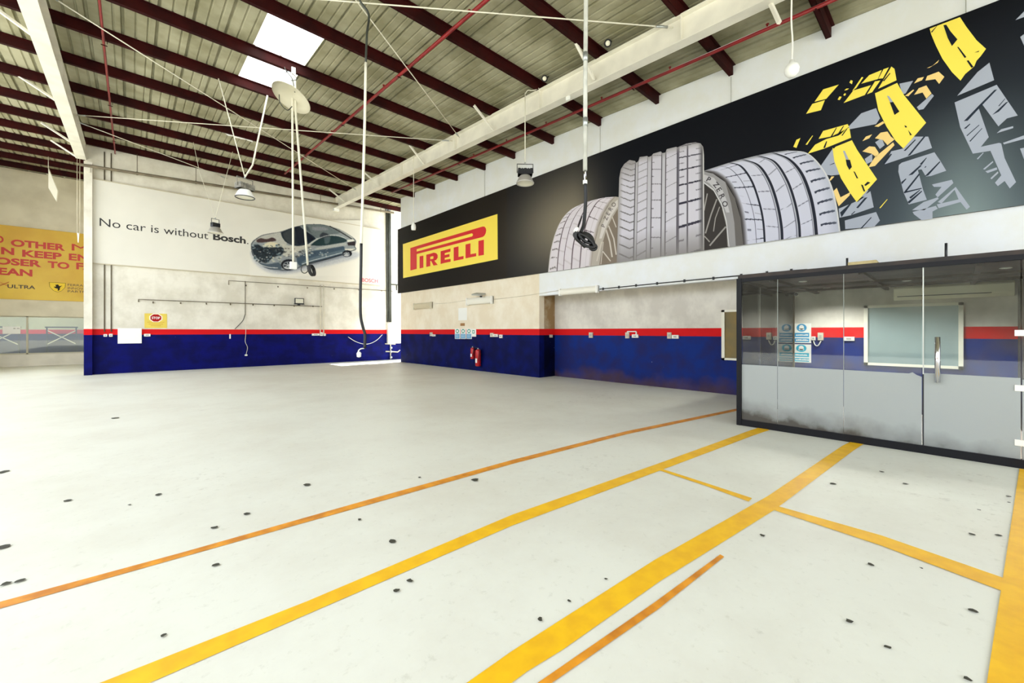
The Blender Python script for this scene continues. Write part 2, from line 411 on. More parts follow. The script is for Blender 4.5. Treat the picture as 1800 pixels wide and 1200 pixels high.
def ordinal(i): return ['first','second','third','fourth','fifth','sixth','seventh','eighth','ninth','tenth','eleventh','twelfth','thirteenth','fourteenth','fifteenth','sixteenth','seventeenth','eighteenth','nineteenth','twentieth','twenty-first','twenty-second','twenty-third'][i]

# ------------------------------------------------------------------ the setting
fl = struct(MB().box((-60, -50, -0.2), (60, 60, 0)), 'floor', FLOOR)

# roof: ribbed sheet running down the slope, with two skylight openings
RX0, RX1, RY0, RY1 = -4.9, 11.0, -8.6, 28.6
SKX = (1.98, 3.05); SK = [(9.17, 10.63), (10.98, 12.35)]
prof = []
x = RX0
while x < RX1:
    prof += [(x, 0), (x + 0.14, 0), (x + 0.155, 0.022), (x + 0.175, 0.022), (x + 0.19, 0), (x + 0.33, 0), (x + 0.345, 0.022), (x + 0.365, 0.022), (x + 0.38, 0), (x + 0.46, 0), (x + 0.475, 0.05), (x + 0.515, 0.05), (x + 0.53, 0)]
    x += 0.535
rb = MB(); cuts = [RY0, SK[0][0], SK[0][1], SK[1][0], SK[1][1], 17.0, RY1]; RXN = -2.75     # sheet cut back out of view to let more sky light in
vs = []
for Y in cuts:
    for (px, pz) in prof: vs.append((px, Y, zs(Y) + pz))
n = len(prof); fs = []
for k in range(len(cuts) - 1):
    for i in range(n - 1):
        mx = (prof[i][0] + prof[i+1][0]) / 2
        if k in (1, 3) and SKX[0] < mx < SKX[1]: continue
        if k < 5 and mx < RXN: continue
        fs.append((k*n + i, k*n + i + 1, (k+1)*n + i + 1, (k+1)*n + i))
rb.add(vs, fs)
ceil = rb.build('ceiling', SHEET, recalc=False); ceil['kind'] = 'structure'
ceil.modifiers.new('thick', 'SOLIDIFY').thickness = 0.004
for k, (a, b) in enumerate(SK):
    w = MB().add([(SKX[0]-.03, a-.04, zs(a)+.062), (SKX[1]+.03, a-.04, zs(a)+.062), (SKX[1]+.03, b+.04, zs(b)+.062), (SKX[0]-.03, b+.04, zs(b)+.062)], [(0, 1, 2, 3)])
    o = struct(w, 'window_%d' % (k + 1), SKYL); o.modifiers.new('thick', 'SOLIDIFY').thickness = 0.003
# white patches painted under the sheet as light leaking through a hole
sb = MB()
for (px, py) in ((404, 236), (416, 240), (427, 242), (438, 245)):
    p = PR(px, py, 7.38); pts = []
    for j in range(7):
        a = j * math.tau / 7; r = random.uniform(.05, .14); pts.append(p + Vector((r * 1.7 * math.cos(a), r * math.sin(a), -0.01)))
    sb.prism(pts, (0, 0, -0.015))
sb.build('light_leak_patch', PAPER, ceil, 'white patches standing for light leaking through the roof sheet')

def wall_poly(pts, d): return MB().prism(pts, d)
# back wall, right end carried on behind the billboard wall
struct(wall_poly([(-1.19, YB, 0), (14, YB, 0), (14, YB, zs(YB) - 0.02), (-1.19, YB, zs(YB) - 0.02)], (0, 0.25, 0)), 'wall_back', WBACK)
# upper wall over the recess, and the wall under the billboard
struct(wall_poly([(XR, WEND, 3.47), (XR, WEND, zs(WEND)-.01), (XR, -8.6, zs(-8.6)-.01), (XR, -8.6, 2.73), (XR, 9.45, 2.73), (XR, 9.45, 3.47)], (0.24, 0, 0)), 'wall_right_upper', WUPPER)
struct(MB().box((XR, 9.45, 0), (XR + .24, WEND, 3.47)), 'wall_right_lower', WRIGHT)
struct(wall_poly([(XR + .24, 9.45, 0), (XRC, 9.45, 0), (XRC, 9.45, 2.95), (XR + .24, 9.45, 2.95)], (0, 0.2, 0)), 'wall_recess_side', wall_paint('recess_side_shade_paint', (196, 184, 158), (150, 122, 84), (1, 8, 50), (1, 4, 30)))  # corner shade painted into the darker colours, along with brown streaks
struct(wall_poly([(XRC, 9.65, 0), (XRC, -8.6, 0), (XRC, -8.6, 2.95), (XRC, 9.65, 2.95)], (0.2, 0, 0)), 'wall_recess', WRECESS)
struct(MB().box((XR + .24, -8.6, 2.95), (XRC + .2, 9.65, 3.05)), 'ceiling_recess', mat('recess_soffit', (206, 198, 178), 0.7, var=.1))
# far wall of the next bay, over a low upstand and a strip of glazing
struct(wall_poly([(-6.6, YL, 2.22), (-1.1, YL, 2.22), (-1.1, YL, zs(YL)-.03), (-6.6, YL, zs(YL)-.03)], (0, .2, 0)), 'wall_far', mat('far_wall_paint', (222, 214, 190), .7, c2=(206, 197, 172), scale=1.2))
struct(MB().box((-6.6, YL, 0), (-1.1, YL + .2, .52)), 'wall_far_upstand', mat('upstand_paint', (226, 220, 204), .6, var=.08, scale=1.5))
struct(MB().box((-1.19, YB + .25, 0), (-1.0, YL + 3.5, zs(YB)-.05)), 'wall_side', mat('side_wall_paint', (220, 212, 190), .7))
struct(MB().box((-6.6, YL + 3.2, 0), (-1.3, YL + 3.4, 3)), 'wall_reflection', wall_paint('mirrored_band_paint', (200, 196, 172), (186, 182, 160), (14, 20, 62), (30, 24, 52)))  # made-up wall; its bands paint the opposite wall's reflection in the glazing
struct(MB().box((-6.6, YL + .2, 2.6), (-1.3, YL + 3.2, 2.7)), 'ceiling_office', PAPER)
ol = bpy.data.lights.new('glazing_fill', 'POINT'); ol.energy = 30; ol.shadow_soft_size = .1  # unseen fill light added to brighten the space behind the glazing
oo = bpy.data.objects.new('glazing_fill', ol); COL.objects.link(oo); oo.location = (-3, YL + 1.4, 2.45)
w5 = MB()
for x in (-6.4, -4.9, -3.38, -1.42): w5.box((x - .03, YL + .06, .52), (x + .03, YL + .12, 2.22))
w5.box((-6.6, YL + .06, .52), (-1.3, YL + .12, .58)).box((-6.6, YL + .06, 2.17), (-1.3, YL + .12, 2.22))
wo = struct(w5, 'window_5', mat('glazing_bars', (190, 184, 160), .5))
for a, b in ((-6.37, -4.93), (-4.87, -3.41), (-3.35, -1.45)):
    MB().box((a, YL + .085, .58), (b, YL + .095, 2.17)).build('pane', GLASSL, wo)

struct(MB().box((-5.1, 23.5, 0), (-4.9, YL + .2, zs(23.5) - .05)), 'wall_bay_shade', mat('shade_wall_paint', (214, 206, 186), .7, var=.1))  # unseen wall added to shade the far wall and yellow banner
# unseen wall added across the yard to block sky glare in the booth glass
struct(MB().box((-19, -30, 0), (-18.5, 40, 5.6)), 'wall_glare_block', mat('glare_wall_paint', (120, 114, 102), .8, var=.15))

# column at the end of the back wall
cb = MB().box((-1.21, YB - .25, 0), (-1.0, YB, zp(YB) - .62))
cb.box((-1.19, YB - .3, zp(YB) - 1.0), (-1.05, YB - .25, zp(YB) - .75))
tag(struct(cb, 'column', WBACK), 'cream square column ending the wall of the white car sign', 'column')

# purlins: cold-formed sections from wall to wall
PUR = [-7.3, -5.5, -3.75, -1.95, -0.15, 1.65, 3.43, 5.21, 6.99, 8.80, 10.62, 12.28, 14.11, 15.87, 17.67, 19.2, 20.72]
PURL = [22.2, 23.7, 25.2, 26.7, 28.1]
allp = sorted(PUR + PURL, reverse=True)
for k, Y in enumerate(allp):
    x1 = XR if Y < WEND else 11.0
    if Y > YB: x1 = -1.2
    b = MB(); z = zp(Y); t = .012; xa = RX0 if Y > 17 else RXN
    b.box((xa, Y - .006, z - .01), (x1, Y + .006, z + .2))
    b.box((xa, Y, z - .01), (x1, Y + .085, z + t)); b.box((xa, Y - .06, z + .2 - t), (x1, Y, z + .2))
    b.box((xa, Y + .085 - t, z - .01), (x1, Y + .085, z + .03))
    o = b.build('roof_beam', MAROON); o['kind'] = 'structure'
    tag(o, 'dark red steel purlin under the ribbed roof, %s counted from the far end' % ordinal(k), 'beam', 'dark red roof purlins')

def rafter(x0, x1, d, y0, y1, label):
    """welded I-section running down the slope"""
    b = MB(); tf = .022; xm = (x0 + x1) / 2
    def slab(xa, xb, za, zb):
        b.add([(xa, y0, zp(y0) - zb), (xb, y0, zp(y0) - zb), (xb, y0, zp(y0) - za), (xa, y0, zp(y0) - za),
               (xa, y1, zp(y1) - zb), (xb, y1, zp(y1) - zb), (xb, y1, zp(y1) - za), (xa, y1, zp(y1) - za)],
              [(0,3,2,1),(4,5,6,7),(0,1,5,4),(1,2,6,5),(2,3,7,6),(3,0,4,7)])
    slab(x0, x1, 0, tf); slab(x0, x1, d - tf, d); slab(xm - .012, xm + .012, tf, d - tf)
    for Y in [Y for Y in PUR if Y > y0 and Y < y1][::2]:
        b.box((x0 + .01, Y - .006, zp(Y) - d + tf), (x1 - .01, Y + .006, zp(Y) - tf))
    o = b.build('rafter_beam', CREAM); o['kind'] = 'structure'
    return tag(o, label, 'beam')
raR = rafter(7.38, 7.6, .5, -8.5, YB, 'cream steel rafter running beside the tyre billboard')
raL = rafter(-1.42, -1.16, .52, -8.5, YB, 'cream steel rafter ending on the column beside the yellow banner')
def brace(a, b, parent):
    MB().bar(a, b, .05, .05).build('knee_brace', CREAM, parent)
for a, b in (((720,255),(745,288)), ((833,185),(868,230)), ((1012,75),(1045,140)), ((640,303),(667,327)), ((578,332),(607,355)), ((1338,-30),(1370,40))):
    q = PX(*b, 7.44); brace(PR(*a, 7.22), q, raR)
for a, b in (((-20,5),(68,70)), ((33,133),(108,183)), ((72,215),(130,253)), ((90,247),(135,276))):
    brace(PR(*a, 7.22), PX(*b, -1.38), raL)
MB().box((7.36, YB - .12, zp(YB) - .62), (7.62, YB, zp(YB) - .5)).build('bearing_block', PAPER, raR)
MB().box((7.4, 6.05, zp(6) - .58), (7.44, 6.15, zp(6) - .48)).build('bolt_bracket', PAPER, raR)

# tie rods crossing between the rafters
def rod(p, q, label, grp='bracing rods under the roof', r=.012):
    d = 0.14
    a = Vector((p[0], p[1], zp(p[1]) - d)); b = Vector((q[0], q[1], zp(q[1]) - d))
    t = thing('bracing_rod', a, label, 'bracing rod', grp)
    MB().tube([a, a.lerp(b, .3), a.lerp(b, .5), a.lerp(b, .7), b], r, 6).build('rod', ROPE, t)
    u = (b - a).normalized()
    for c, s in ((a, 1), (b, -1)): MB().tube([c + u * s * .1, c + u * s * .32], r * 1.8, 8).build('turnbuckle', STEEL, t)
rod((-1.22, 10.9), (7.44, 18.3), 'white bracing rod slanting past the lamp with white shade towards the car sign')
rod((-1.22, 17.45), (7.44, 10.8), 'white bracing rod from the column end of one rafter across the red pipe')
rod((-1.22, 10.6), (7.44, 3.6), 'white bracing rod crossing above the bright skylight')
rod((-1.22, 4.25), (7.44, 10.42), 'thin white bracing rod crossing the long hanging cable near the roof')
rod((-1.22, 18.0), (3.0, 20.95), 'short thin bracing rod between the column and the far wall top')

# red sprinkler mains
def sprinkler(x, y0, y1, label, heads, r=.035):
    a = Vector((x, y0, zp(y0) - .1)); b = Vector((x, y1, zp(y1) - .1))
    t = thing('sprinkler_pipe', a, label, 'pipe', 'red sprinkler pipes')
    MB().tube([a, b], r, 10).build('pipe', REDP, t)
    for Y in heads:
        c = Vector((x, Y, zp(Y) - .1))
        MB().tube([c, c + Vector((0, 0, .08))], .014, 8).tube([c + Vector((0, 0, .08)), c + Vector((0, 0, .09))], .03, 8).build('sprinkler_head', REDP, t)
    for Y in [Y for Y in PUR if y0 < Y < y1][::2]:
        c = Vector((x, Y, zp(Y)))
        MB().tube([c + Vector((.05, 0, 0)), c + Vector((.05, 0, -.1))], .006, 6).box((x - .045, Y - .012, zp(Y) - .15), (x + .055, Y + .012, zp(Y) - .14)).build('pipe_hanger', MAROON, t)
sprinkler(4.58, -2, 18.5, 'red pipe crossing the middle of the roof past the skylight', (2.5, 6.1, 9.6, 13.2))
sprinkler(8.75, -2, 17.5, 'red pipe between the cream rafter and the billboard wall', (2.4, 4.3, 6.1, 8.0, 9.7, 11.4))
sprinkler(-0.42, -2, 20.9, 'faded red pipe next to the rafter that meets the column', (4.4, 9.6, 14.9), .022)

# black lamps clamped where purlins meet the rafter
for k, (px, py) in enumerate(((1068, 76), (957, 138))):
    c = PR(px, py, 7.3)
    t = thing('spotlight', c, ['small black spotlight on the rafter beside the hanging grey pole', 'small black spotlight on the rafter above the black-bodied high bay lamp'][k], 'lamp', 'small spotlights on the rafter')
    MB().lathe([(.005, .09), (.06, .085), (.075, 0), (.075, -.03), (.06, -.03)], c, (0.5, .6, .5), 16).build('body', BLACK, t)
    MB().lathe([(.002, -.032), (.045, -.03), (.05, -.02)], c, (0.5, .6, .5), 14).build('lens', LENS, t)
    MB().bar(c, c + Vector((.14, 0, .1)), .03, .03).build('bracket', BLACK, t)

# ------------------------------------------------------------------ floor paint
LZ = [.002]
def band(up, lo, m, label, ext=None):
    """painted strip between two pixel edges laid on the floor"""
    U = [PF(*p) for p in up]; L = [PF(*p) for p in lo]
    LZ[0] += .0006; b = MB(); n = len(U); z = Vector((0, 0, LZ[0]))
    b.add([p + z for p in U] + [p + z for p in L], [(i, i + 1, n + i + 1, n + i) for i in range(n - 1)])
    o = b.build('painted_line', m, fl, label)
    return o
band([(-60,1075),(0,1058),(330,968.5),(650,877.5),(900,808.5),(1100,758),(1295,718)], [(-60,1088),(0,1070),(330,976.5),(650,886.5),(900,815.5),(1100,763.5),(1295,722)], ORGP, 'thinnest orange line farthest across the floor')
band([(-40,1275),(178,1200),(540,1057),(900,905),(1155,815.5),(1320,756),(1345,748)], [(40,1275),(265,1200),(540,1080),(900,924),(1155,829),(1325,765),(1352,756)], YELP, 'yellow line running to the near corner of the glass booth')
band([(660,1275),(822,1200),(900,1145),(1150,985),(1350,872),(1480,784),(1500,774)], [(800,1275),(925,1182),(900+90,1142),(1160,1022),(1362,896),(1500,792),(1522,778)], YELP, 'wide yellow line running to the middle of the glass booth front')
band([(840,1270),(947,1200),(1150,1060),(1266,975)], [(868,1270),(972,1200),(1156,1072),(1273,979)], ORGP, 'short thin orange line that stops beside the wide yellow line')
band([(1150,820),(1240,849),(1322,876)], [(1150,824),(1240,854),(1316,882)], YELP, 'short thin yellow cross line between two long lines')
band([(1360,888),(1550,942),(1765,1017),(1830,1040)], [(1354,895),(1550,960),(1765,1041),(1830,1062)], YELP, 'yellow cross line ending at the broad yellow band')
a = PF(1792, 825); b = PF(1735, 1200); d = (b - a).normalized(); s = Vector((-d.y, d.x, 0)); s = s if s.dot(RT) > 0 else -s
a2 = a - d * 0.02; b2 = b + d * 1.2; w6 = .3
MB().add([a2 + Vector((0, 0, .0072)), b2 + Vector((0, 0, .0072)), b2 + s * w6 + Vector((0, 0, .0072)), a2 + s * w6 + Vector((0, 0, .0072))], [(0, 1, 2, 3)]).build('painted_line', YELP, fl, 'broadest yellow band running out from the booth door')
# dark chips in the coating
sp = MB()
for (px, py, r) in ((1551,830,.03),(1464,851,.03),(1592,851,.025),(1708,940,.022),(1755,942,.02),(1530,993,.02),(1493,1094,.022),(1560,1139,.016),(949,1090,.016),(380,994,.028),(279,870,.03),(118,881,.03),(228,888,.02),(378,928,.03),(435,904,.03),(632,914,.02),(698,1039,.02),(720,1022,.02),(287,1119,.014),(1772,873,.02),(1773,884,.014),(1710,1075,.02),(1700,1195,.015),(1000,1058,.012),(738,840,.02),(835,844,.04),(1065,1019,.012),(7,962,.04),(10,1027,.03),(35,1022,.025),(690,952,.03),(202,735,.06),(5,830,.05),(1720,897,.015),(1340,942,.02),(540,853,.04),(1620,1000,.012)):
    p = PF(px, py); pts = []
    for j in range(8):
        t = j * math.tau / 8; q = r * random.uniform(.55, 1.2); pts.append(p + Vector((q * math.cos(t), q * math.sin(t), .008)))
    sp.poly(pts)
sp.build('paint_chip', mat('bare_concrete', (58, 56, 42), .8), fl)

# ------------------------------------------------------------------ the tyre billboard
BX = XR - .05
BTOP = lambda x: 404 - .3795 * (x - 700.5)
BBOT = lambda x: 515.5 - .1393 * (x - 700.5)
bbY0, bbY1 = 19.28, -1.6
bz0, bz1 = 3.47, 6.72
bb = thing('billboard', (BX, 9, bz0), 'long black tyre billboard with a yellow logo panel high on the wall', 'billboard')
MB().box((BX, bbY1, bz0), (XR, bbY0, bz1)).build('panel', BLACK, bb)
def B(x, y, l=1): return PX(x, y, BX - .0025 * l)
def lerp(a, b, t): return a + (b - a) * t
def mixcol(a, b, t):
    t = max(0, min(1, t)); return tuple(lerp(p, q, t) for p, q in zip(a, b))
# printed ground: black at the logo, warm grey behind the tyres, misty grey-green low at the near end
ys = [bbY0 + (bbY1 - bbY0) * (i / 150) for i in range(151)]
P = []; C = []
for Yv in ys:
    rowp = []; rowc = []
    for j in range(25):
        z = bz0 + (bz1 - bz0) * j / 24; rowp.append(Vector((BX - .0025, Yv, z)))
        h = j / 24
        base = (18, 15, 13) if Yv > 11 else (14, 16, 22)
        c = base
        g = math.exp(-((Yv - 8.1) / (1.1 if Yv < 8.1 else 2.9)) ** 2) * math.exp(-((h - .45) / .55) ** 2); c = mixcol(c, (136, 127, 108), g * .95)
        g = math.exp(-((Yv - 12.6) / 2.0) ** 2); c = mixcol(c, (40, 34, 28), g * .6)
        if Yv < 2.4: c = mixcol(c, (70, 80, 88), min(1, (2.4 - Yv) / 1.4) * (1 - h) ** .9 * .85)
        if Yv < 1.2: c = mixcol(c, (134, 150, 150), math.exp(-((Yv + .1) / .6) ** 2) * max(0, .6 - h) * 1.5)
        rowc.append(c)
    P.append(rowp); C.append(rowc)
grid_print('printed_background', P, C, bb)

# yellow logo panel with its lettering
def lz(x, y): return B(700 + x / 9.2316, 370 + y / 9.2308, 4)
lp = MB().poly([B(700 + x / 9.23, 370 + y / 9.23, 3) for x, y in ((75, 545), (1610, 55), (1615, 790), (80, 1095))]).build('logo_panel', mat('logo_yellow', (250, 224, 84), .4), bb, 'yellow panel with red lettering')
L = MB()
def lpoly(pts): L.poly([lz(*p) for p in pts])
cap = [(1370 + 60 * math.sin(t) , 345 - 88 * math.cos(t) + 0) for t in [math.pi * i / 12 for i in range(13)]]
# long-topped P drawn as one outline: stem, upper bar, round head, lower bar
lpoly([(197, 608), (300, 575), (300, 945), (197, 972)])
lpoly([(300, 575), (1370, 258), (1195, 368), (300, 625)])
lpoly([(1370, 258), (1400, 260), (1420, 285), (1428, 320), (1420, 365), (1400, 405), (1370, 428), (1195, 420), (1212, 400), (1212, 380), (1195, 368)])
lpoly([(300, 665), (1195, 420), (1370, 428), (300, 705)])
lpoly([(347, 742), (408, 730), (408, 925), (347, 938)])
lpoly([(455, 715), (520, 700), (520, 900), (455, 915)])                       # R
lpoly([(520, 700), (575, 682), (615, 690), (640, 720), (640, 765), (615, 800), (585, 812), (570, 800), (570, 760), (575, 745), (555, 738), (520, 750)])
lpoly([(520, 790), (570, 780), (585, 812), (640, 880), (572, 892), (535, 815), (520, 818)])
lpoly([(688, 660), (755, 642), (755, 848), (688, 866)])                       # E
lpoly([(755, 642), (848, 615), (848, 665), (755, 690)]); lpoly([(755, 722), (832, 704), (832, 748), (755, 768)]); lpoly([(755, 798), (850, 782), (850, 828), (755, 848)])
lpoly([(900, 600), (978, 580), (978, 802), (900, 820)]); lpoly([(978, 752), (1060, 736), (1060, 785), (978, 802)])
lpoly([(1092, 550), (1172, 530), (1172, 758), (1092, 775)]); lpoly([(1172, 708), (1265, 690), (1265, 740), (1172, 758)])
lpoly([(1302, 492), (1390, 472), (1390, 718), (1302, 735)])
L.build('lettering', mat('logo_red', (214, 22, 36), .4), lp, 'red lettering on the yellow panel')

# ---- the three printed tyres
def interp(xs, v):
    if v <= xs[0][0]: return xs[0][1]
    for (a, p), (b, q) in zip(xs, xs[1:]):
        if v <= b: return p + (q - p) * ((v - a) / (b - a))
    return xs[-1][1]
def clampB(x, y):
    return (x, min(y, BBOT(x) - .6))
def tread_colour(s, t, ribs, thin, sipes_l, sipes_r, base=(206, 204, 208)):
    c = base
    for (a, b, dark, lite) in ribs:
        if a <= s <= b:
            u = (s - a) / (b - a); c = mixcol(lite, dark, 1 if (u < .22 or u > .8) else 0.0) if lite else dark
    for a, w, dk in thin:
        if abs(s - a) < w: c = dk
    return c
def frac_line(ph, w): f = ph - math.floor(ph); return min(f, 1 - f) < w

# middle tyre, standing upright in front
def midtyre():
    top = [(0, 312), (.02, 297), (.06, 288), (.12, 281), (.19, 285 - 2), (.2, 286), (.227, 283), (.24, 276), (.33, 274), (.345, 276), (.38, 274), (.4, 270), (.49, 266), (.51, 269), (.545, 268), (.56, 262), (.67, 258), (.69, 259), (.71, 257), (.8, 252), (.9, 250), (.96, 252), (.99, 258), (1, 272)]
    ns, nt = 170, 190; P = []; C = []
    for i in range(ns + 1):
        s = i / ns; x0 = lerp(1088.5, 1237.5, s); rp = []; rc = []
        yt = interp(top, s)
        for j in range(nt + 1):
            t = j / nt; x = x0 + (lerp(-4.5, 0.5, s) * t if s < .5 else lerp(-2, 0.5, (s - .5) * 2) * t)
            yb = BBOT(x) - .5; y = lerp(yt, yb, t); rp.append(B(x, y, 6))
            zy = (y - 240) * 5.217; zx = s * 770
            c = (203, 200, 211)
            # left shoulder chevrons
            if s < .188:
                ph = (zy + abs(zx - 110) * .35 - 360) / (52 + max(0, (zy - 360)) * .022)
                if frac_line(ph, .075) and zx > 15: c = (110, 106, 108)
                c = mixcol(c, (160, 156, 156), max(0, (.05 - s) / .05))
            elif s < .227: c = (84, 80, 86) if s < .196 or s > .219 else (186, 184, 190)
            elif s < .331:
                ph = (zy + (zx - 175) * .45 - 330) / (62 + max(0, zy - 330) * .03)
                if frac_line(ph, .05): c = (130, 126, 130)
            elif s < .39: c = (78, 72, 80) if s < .34 or s > .378 else (190, 188, 196)
            elif s < .5:
                ph = (zy - 300) / (128 + max(0, zy - 300) * .045)
                if frac_line(ph, .025): c = (120, 116, 124)
                if frac_line(ph + .5, .025) and s < .412: c = (120, 116, 124)
            elif s < .558: c = (80, 74, 82) if s < .508 or s > .546 else (192, 190, 198)
            elif s < .682:
                ph = (zy + (zx - 430) * .5 - 330) / (128 + max(0, zy - 330) * .05)
                if frac_line(ph, .02): c = (122, 118, 126)
                if frac_line(ph + .5, .02) and s < .575: c = (122, 118, 126)
            elif s < .708: c = (58, 54, 64) if (s < .69 or s > .7) else (120, 116, 128)
            else:
                ph = (zy + (zx - 545) * .2 - 195) / (105 + max(0, zy - 195) * .085)
                if frac_line(ph, .05): c = (50, 48, 62)
                elif frac_line(ph + .5, .03) and (s > .9 or s < .77): c = (120, 116, 126)
                if abs(s - .805) < .009: c = (92, 88, 98)
                if s > .93: c = mixcol(c, (96, 94, 98), (s - .93) / .045)
                if s > .985: c = (196, 194, 194)
            if zy < 420 and s < .18: c = mixcol(c, (132, 126, 122), (420 - zy) / 330)
            c = mixcol(c, (128, 124, 122), max(0, t - .72) / .34)
            c = mixcol(c, (150, 146, 146), max(0, .06 - t) / .08)
            rc.append(c)
        P.append(rp); C.append(rc)
    grid_print('upright_tyre_print', P, C, bb)
midtyre()

def arc_tyre(name, curves, zf, ns, nt, colour, layer):
    """tread interpolated between printed groove curves: curves = [(s, pts)]"""
    S = [c[0] for c in curves]
    K = []
    for s, pts in curves:
        sp_ = spline([Vector((p[0], p[1], 0)) for p in pts], 10); K.append([sp_[round(k * (len(sp_) - 1) / 60)] for k in range(61)])
    P = []; C = []
    for i in range(ns + 1):
        s = i / ns; k = 0
        while k < len(S) - 2 and s > S[k + 1]: k += 1
        u = (s - S[k]) / (S[k+1] - S[k]); rp = []; rc = []
        for j in range(nt + 1):
            t = j / nt; f = t * 60; q = min(59, int(f)); r = f - q
            a = K[k][q].lerp(K[k][q+1], r); b = K[k+1][q].lerp(K[k+1][q+1], r); p = a.lerp(b, u)
            x, y = zf(p.x, p.y); x, y = clampB(x, y); rp.append(B(x, y, layer)); rc.append(colour(s, t, k, u))
        P.append(rp); C.append(rc)
    grid_print(name, P, C, bb)

# big tyre at the far right of the three
z7 = lambda x, y: (1220 + x / 6, 250 + y / 6)
cR = [(0, [(90, 305), (200, 330), (330, 420), (430, 590), (490, 800), (520, 1100)]),
      (.25, [(375, 213), (500, 255), (610, 410), (690, 640), (730, 840), (746, 1060)]),
      (.45, [(505, 178), (680, 245), (800, 420), (880, 660), (920, 880), (930, 1040)]),
      (.635, [(668, 138), (850, 205), (980, 395), (1060, 620), (1105, 840), (1117, 1010)]),
      (.81, [(825, 105), (1000, 180), (1130, 325), (1220, 550), (1268, 780), (1290, 990)]),
      (1, [(985, 86), (1190, 112), (1345, 255), (1450, 450), (1510, 690), (1545, 950)])]
def colR(s, t, k, u):
    c = (200, 201, 217)
    if k == 0:
        if t > .12 and frac_line(t * 6.2 + u * .15, .03) and u > .18: c = (58, 60, 76)
        if u > .25 and u < .42 and frac_line(t * 6.2 + .5, .03): c = (120, 120, 136)
        if abs(u - .62) < .015: c = (80, 82, 98)
        if u > .68 and frac_line(t * 6.2 + .55, .02): c = (128, 128, 142)
        c = mixcol(c, (74, 70, 70), max(0, .24 - u) / .2)
    elif k < 4:
        if frac_line(t * 6 + u * .4 * (1 if k == 2 else .25), .02) and u > .12: c = (118, 118, 134)
        if u > .84: c = (176, 178, 190)
        if abs(u - .83) < .02: c = (104, 104, 120)
    else:
        if frac_line(t * 10 - abs(u - .35) * .25, .075) and .22 < u < .88: c = (56, 60, 76)
        c = mixcol(c, (150, 158, 170), max(0, u - .45) * .8)
        if u > .94: c = (206, 206, 206)
    for g, w in ((.25, .013), (.45, .015), (.635, .015), (.81, .015)):
        if abs(s - g) < w: c = (36, 38, 50)
    c = mixcol(c, (140, 140, 146), max(0, .08 - t) / .1)
    return c
arc_tyre('wide_tyre_print', cR, z7, 300, 230, colR, 4)
def pp(b, pts, zf, layer, clip=True):
    out = []
    for p in pts:
        x, y = zf(*p)
        if clip: x, y = clampB(x, y)
        y = max(y, BTOP(x) + .6); out.append(B(x, y, layer))
    b.poly(out)
def strokes(b, pts, w, zf, layer):
    """a drawn line of width w"""
    q = [Vector((p[0], p[1], 0)) for p in pts]
    Lp, Rp = [], []
    for i, p in enumerate(q):
        d = (q[min(i+1, len(q)-1)] - q[max(i-1, 0)]).normalized(); nn = Vector((-d.y, d.x, 0)) * w / 2
        Lp.append(p + nn); Rp.append(p - nn)
    for i in range(len(q) - 1): pp(b, [(v.x, v.y) for v in (Lp[i], Lp[i+1], Rp[i+1], Rp[i])], zf, layer)
VM = {}
def flat(c):
    k = 'print_%02x%02x%02x' % c
    return mat(k, c, .55, spec=.12)
class Pic:
    """flat printed shapes of several colours collected into one mesh"""
    def __init__(s): s.mb = MB(); s.mats = []; s.idx = {}
    def c(s, col):
        if col not in s.idx: s.idx[col] = len(s.mats); s.mats.append(flat(col))
        s.mb.mi(s.idx[col]); return s.mb
    def build(s, name, parent, label=None): return s.mb.build(name, s.mats, parent, label, recalc=False)
w = Pic()
# sidewall and wheel of the wide tyre
pp(w.c((150, 148, 150)), [(90, 305), (200, 330), (330, 420), (430, 590), (490, 800), (520, 1100), (365, 1120), (350, 900), (300, 700), (210, 520), (105, 435)], z7, 2)
pp(w.c((104, 100, 98)), [(430, 590), (490, 800), (520, 1100), (440, 1100), (425, 850), (390, 640), (330, 420)], z7, 2.2)
pp(w.c((188, 186, 190)), [(105, 340), (210, 375), (290, 480), (340, 600), (375, 740), (340, 740), (300, 640), (240, 520), (160, 430), (105, 405)], z7, 2.4)
pp(w.c((58, 54, 52)), [(105, 440), (210, 525), (300, 705), (350, 900), (362, 1130), (105, 1150)], z7, 2.6)
for a, b_ in (((270, 690), (200, 960)), ((240, 600), (180, 740), (120, 960)), ((145, 540), (110, 700)), ((335, 890), (230, 1010), (165, 1090)), ((110, 990), (165, 1050))) if False else []: pass
for ln, wd_ in (([(270, 680), (225, 800), (205, 940)], 10), ([(240, 600), (180, 760), (120, 960)], 14), ([(140, 540), (105, 720)], 12), ([(335, 890), (240, 1000), (165, 1090)], 16), ([(110, 990), (165, 1050)], 12), ([(300, 700), (345, 880), (358, 1100)], 10)):
    strokes(w.c((150, 146, 142)), ln, wd_, z7, 2.8)
strokes(w.c((220, 220, 222)), [(105, 425), (205, 500), (290, 650), (340, 830), (368, 1100)], 7, z7, 3)
# lettering on the sidewalls
def sidewall_letters(pic, pts, zf, size, col, layer):
    letters = 'PZERO'
    n = len(pts)
    for ch, (x, y, ang) in zip(letters, pts):
        vs, fs = text_mesh(ch, .02); ca, sa = math.cos(ang), math.sin(ang)
        out = []
        for v in vs:
            u_, v_ = (v.x - .35) * size, -(v.y - .35) * size
            X, Y = zf(x + u_ * ca - v_ * sa, y + u_ * sa + v_ * ca); out.append(B(X, Y, layer))
        pic.c(col).add(out, fs)
sidewall_letters(w, [(160, 395, .55), (235, 450, .85), (268, 505, 1.0), (298, 570, 1.1), (325, 645, 1.25)], z7, 78, (70, 66, 70), 4.2)
w.build('wide_tyre_wheel_print', bb)

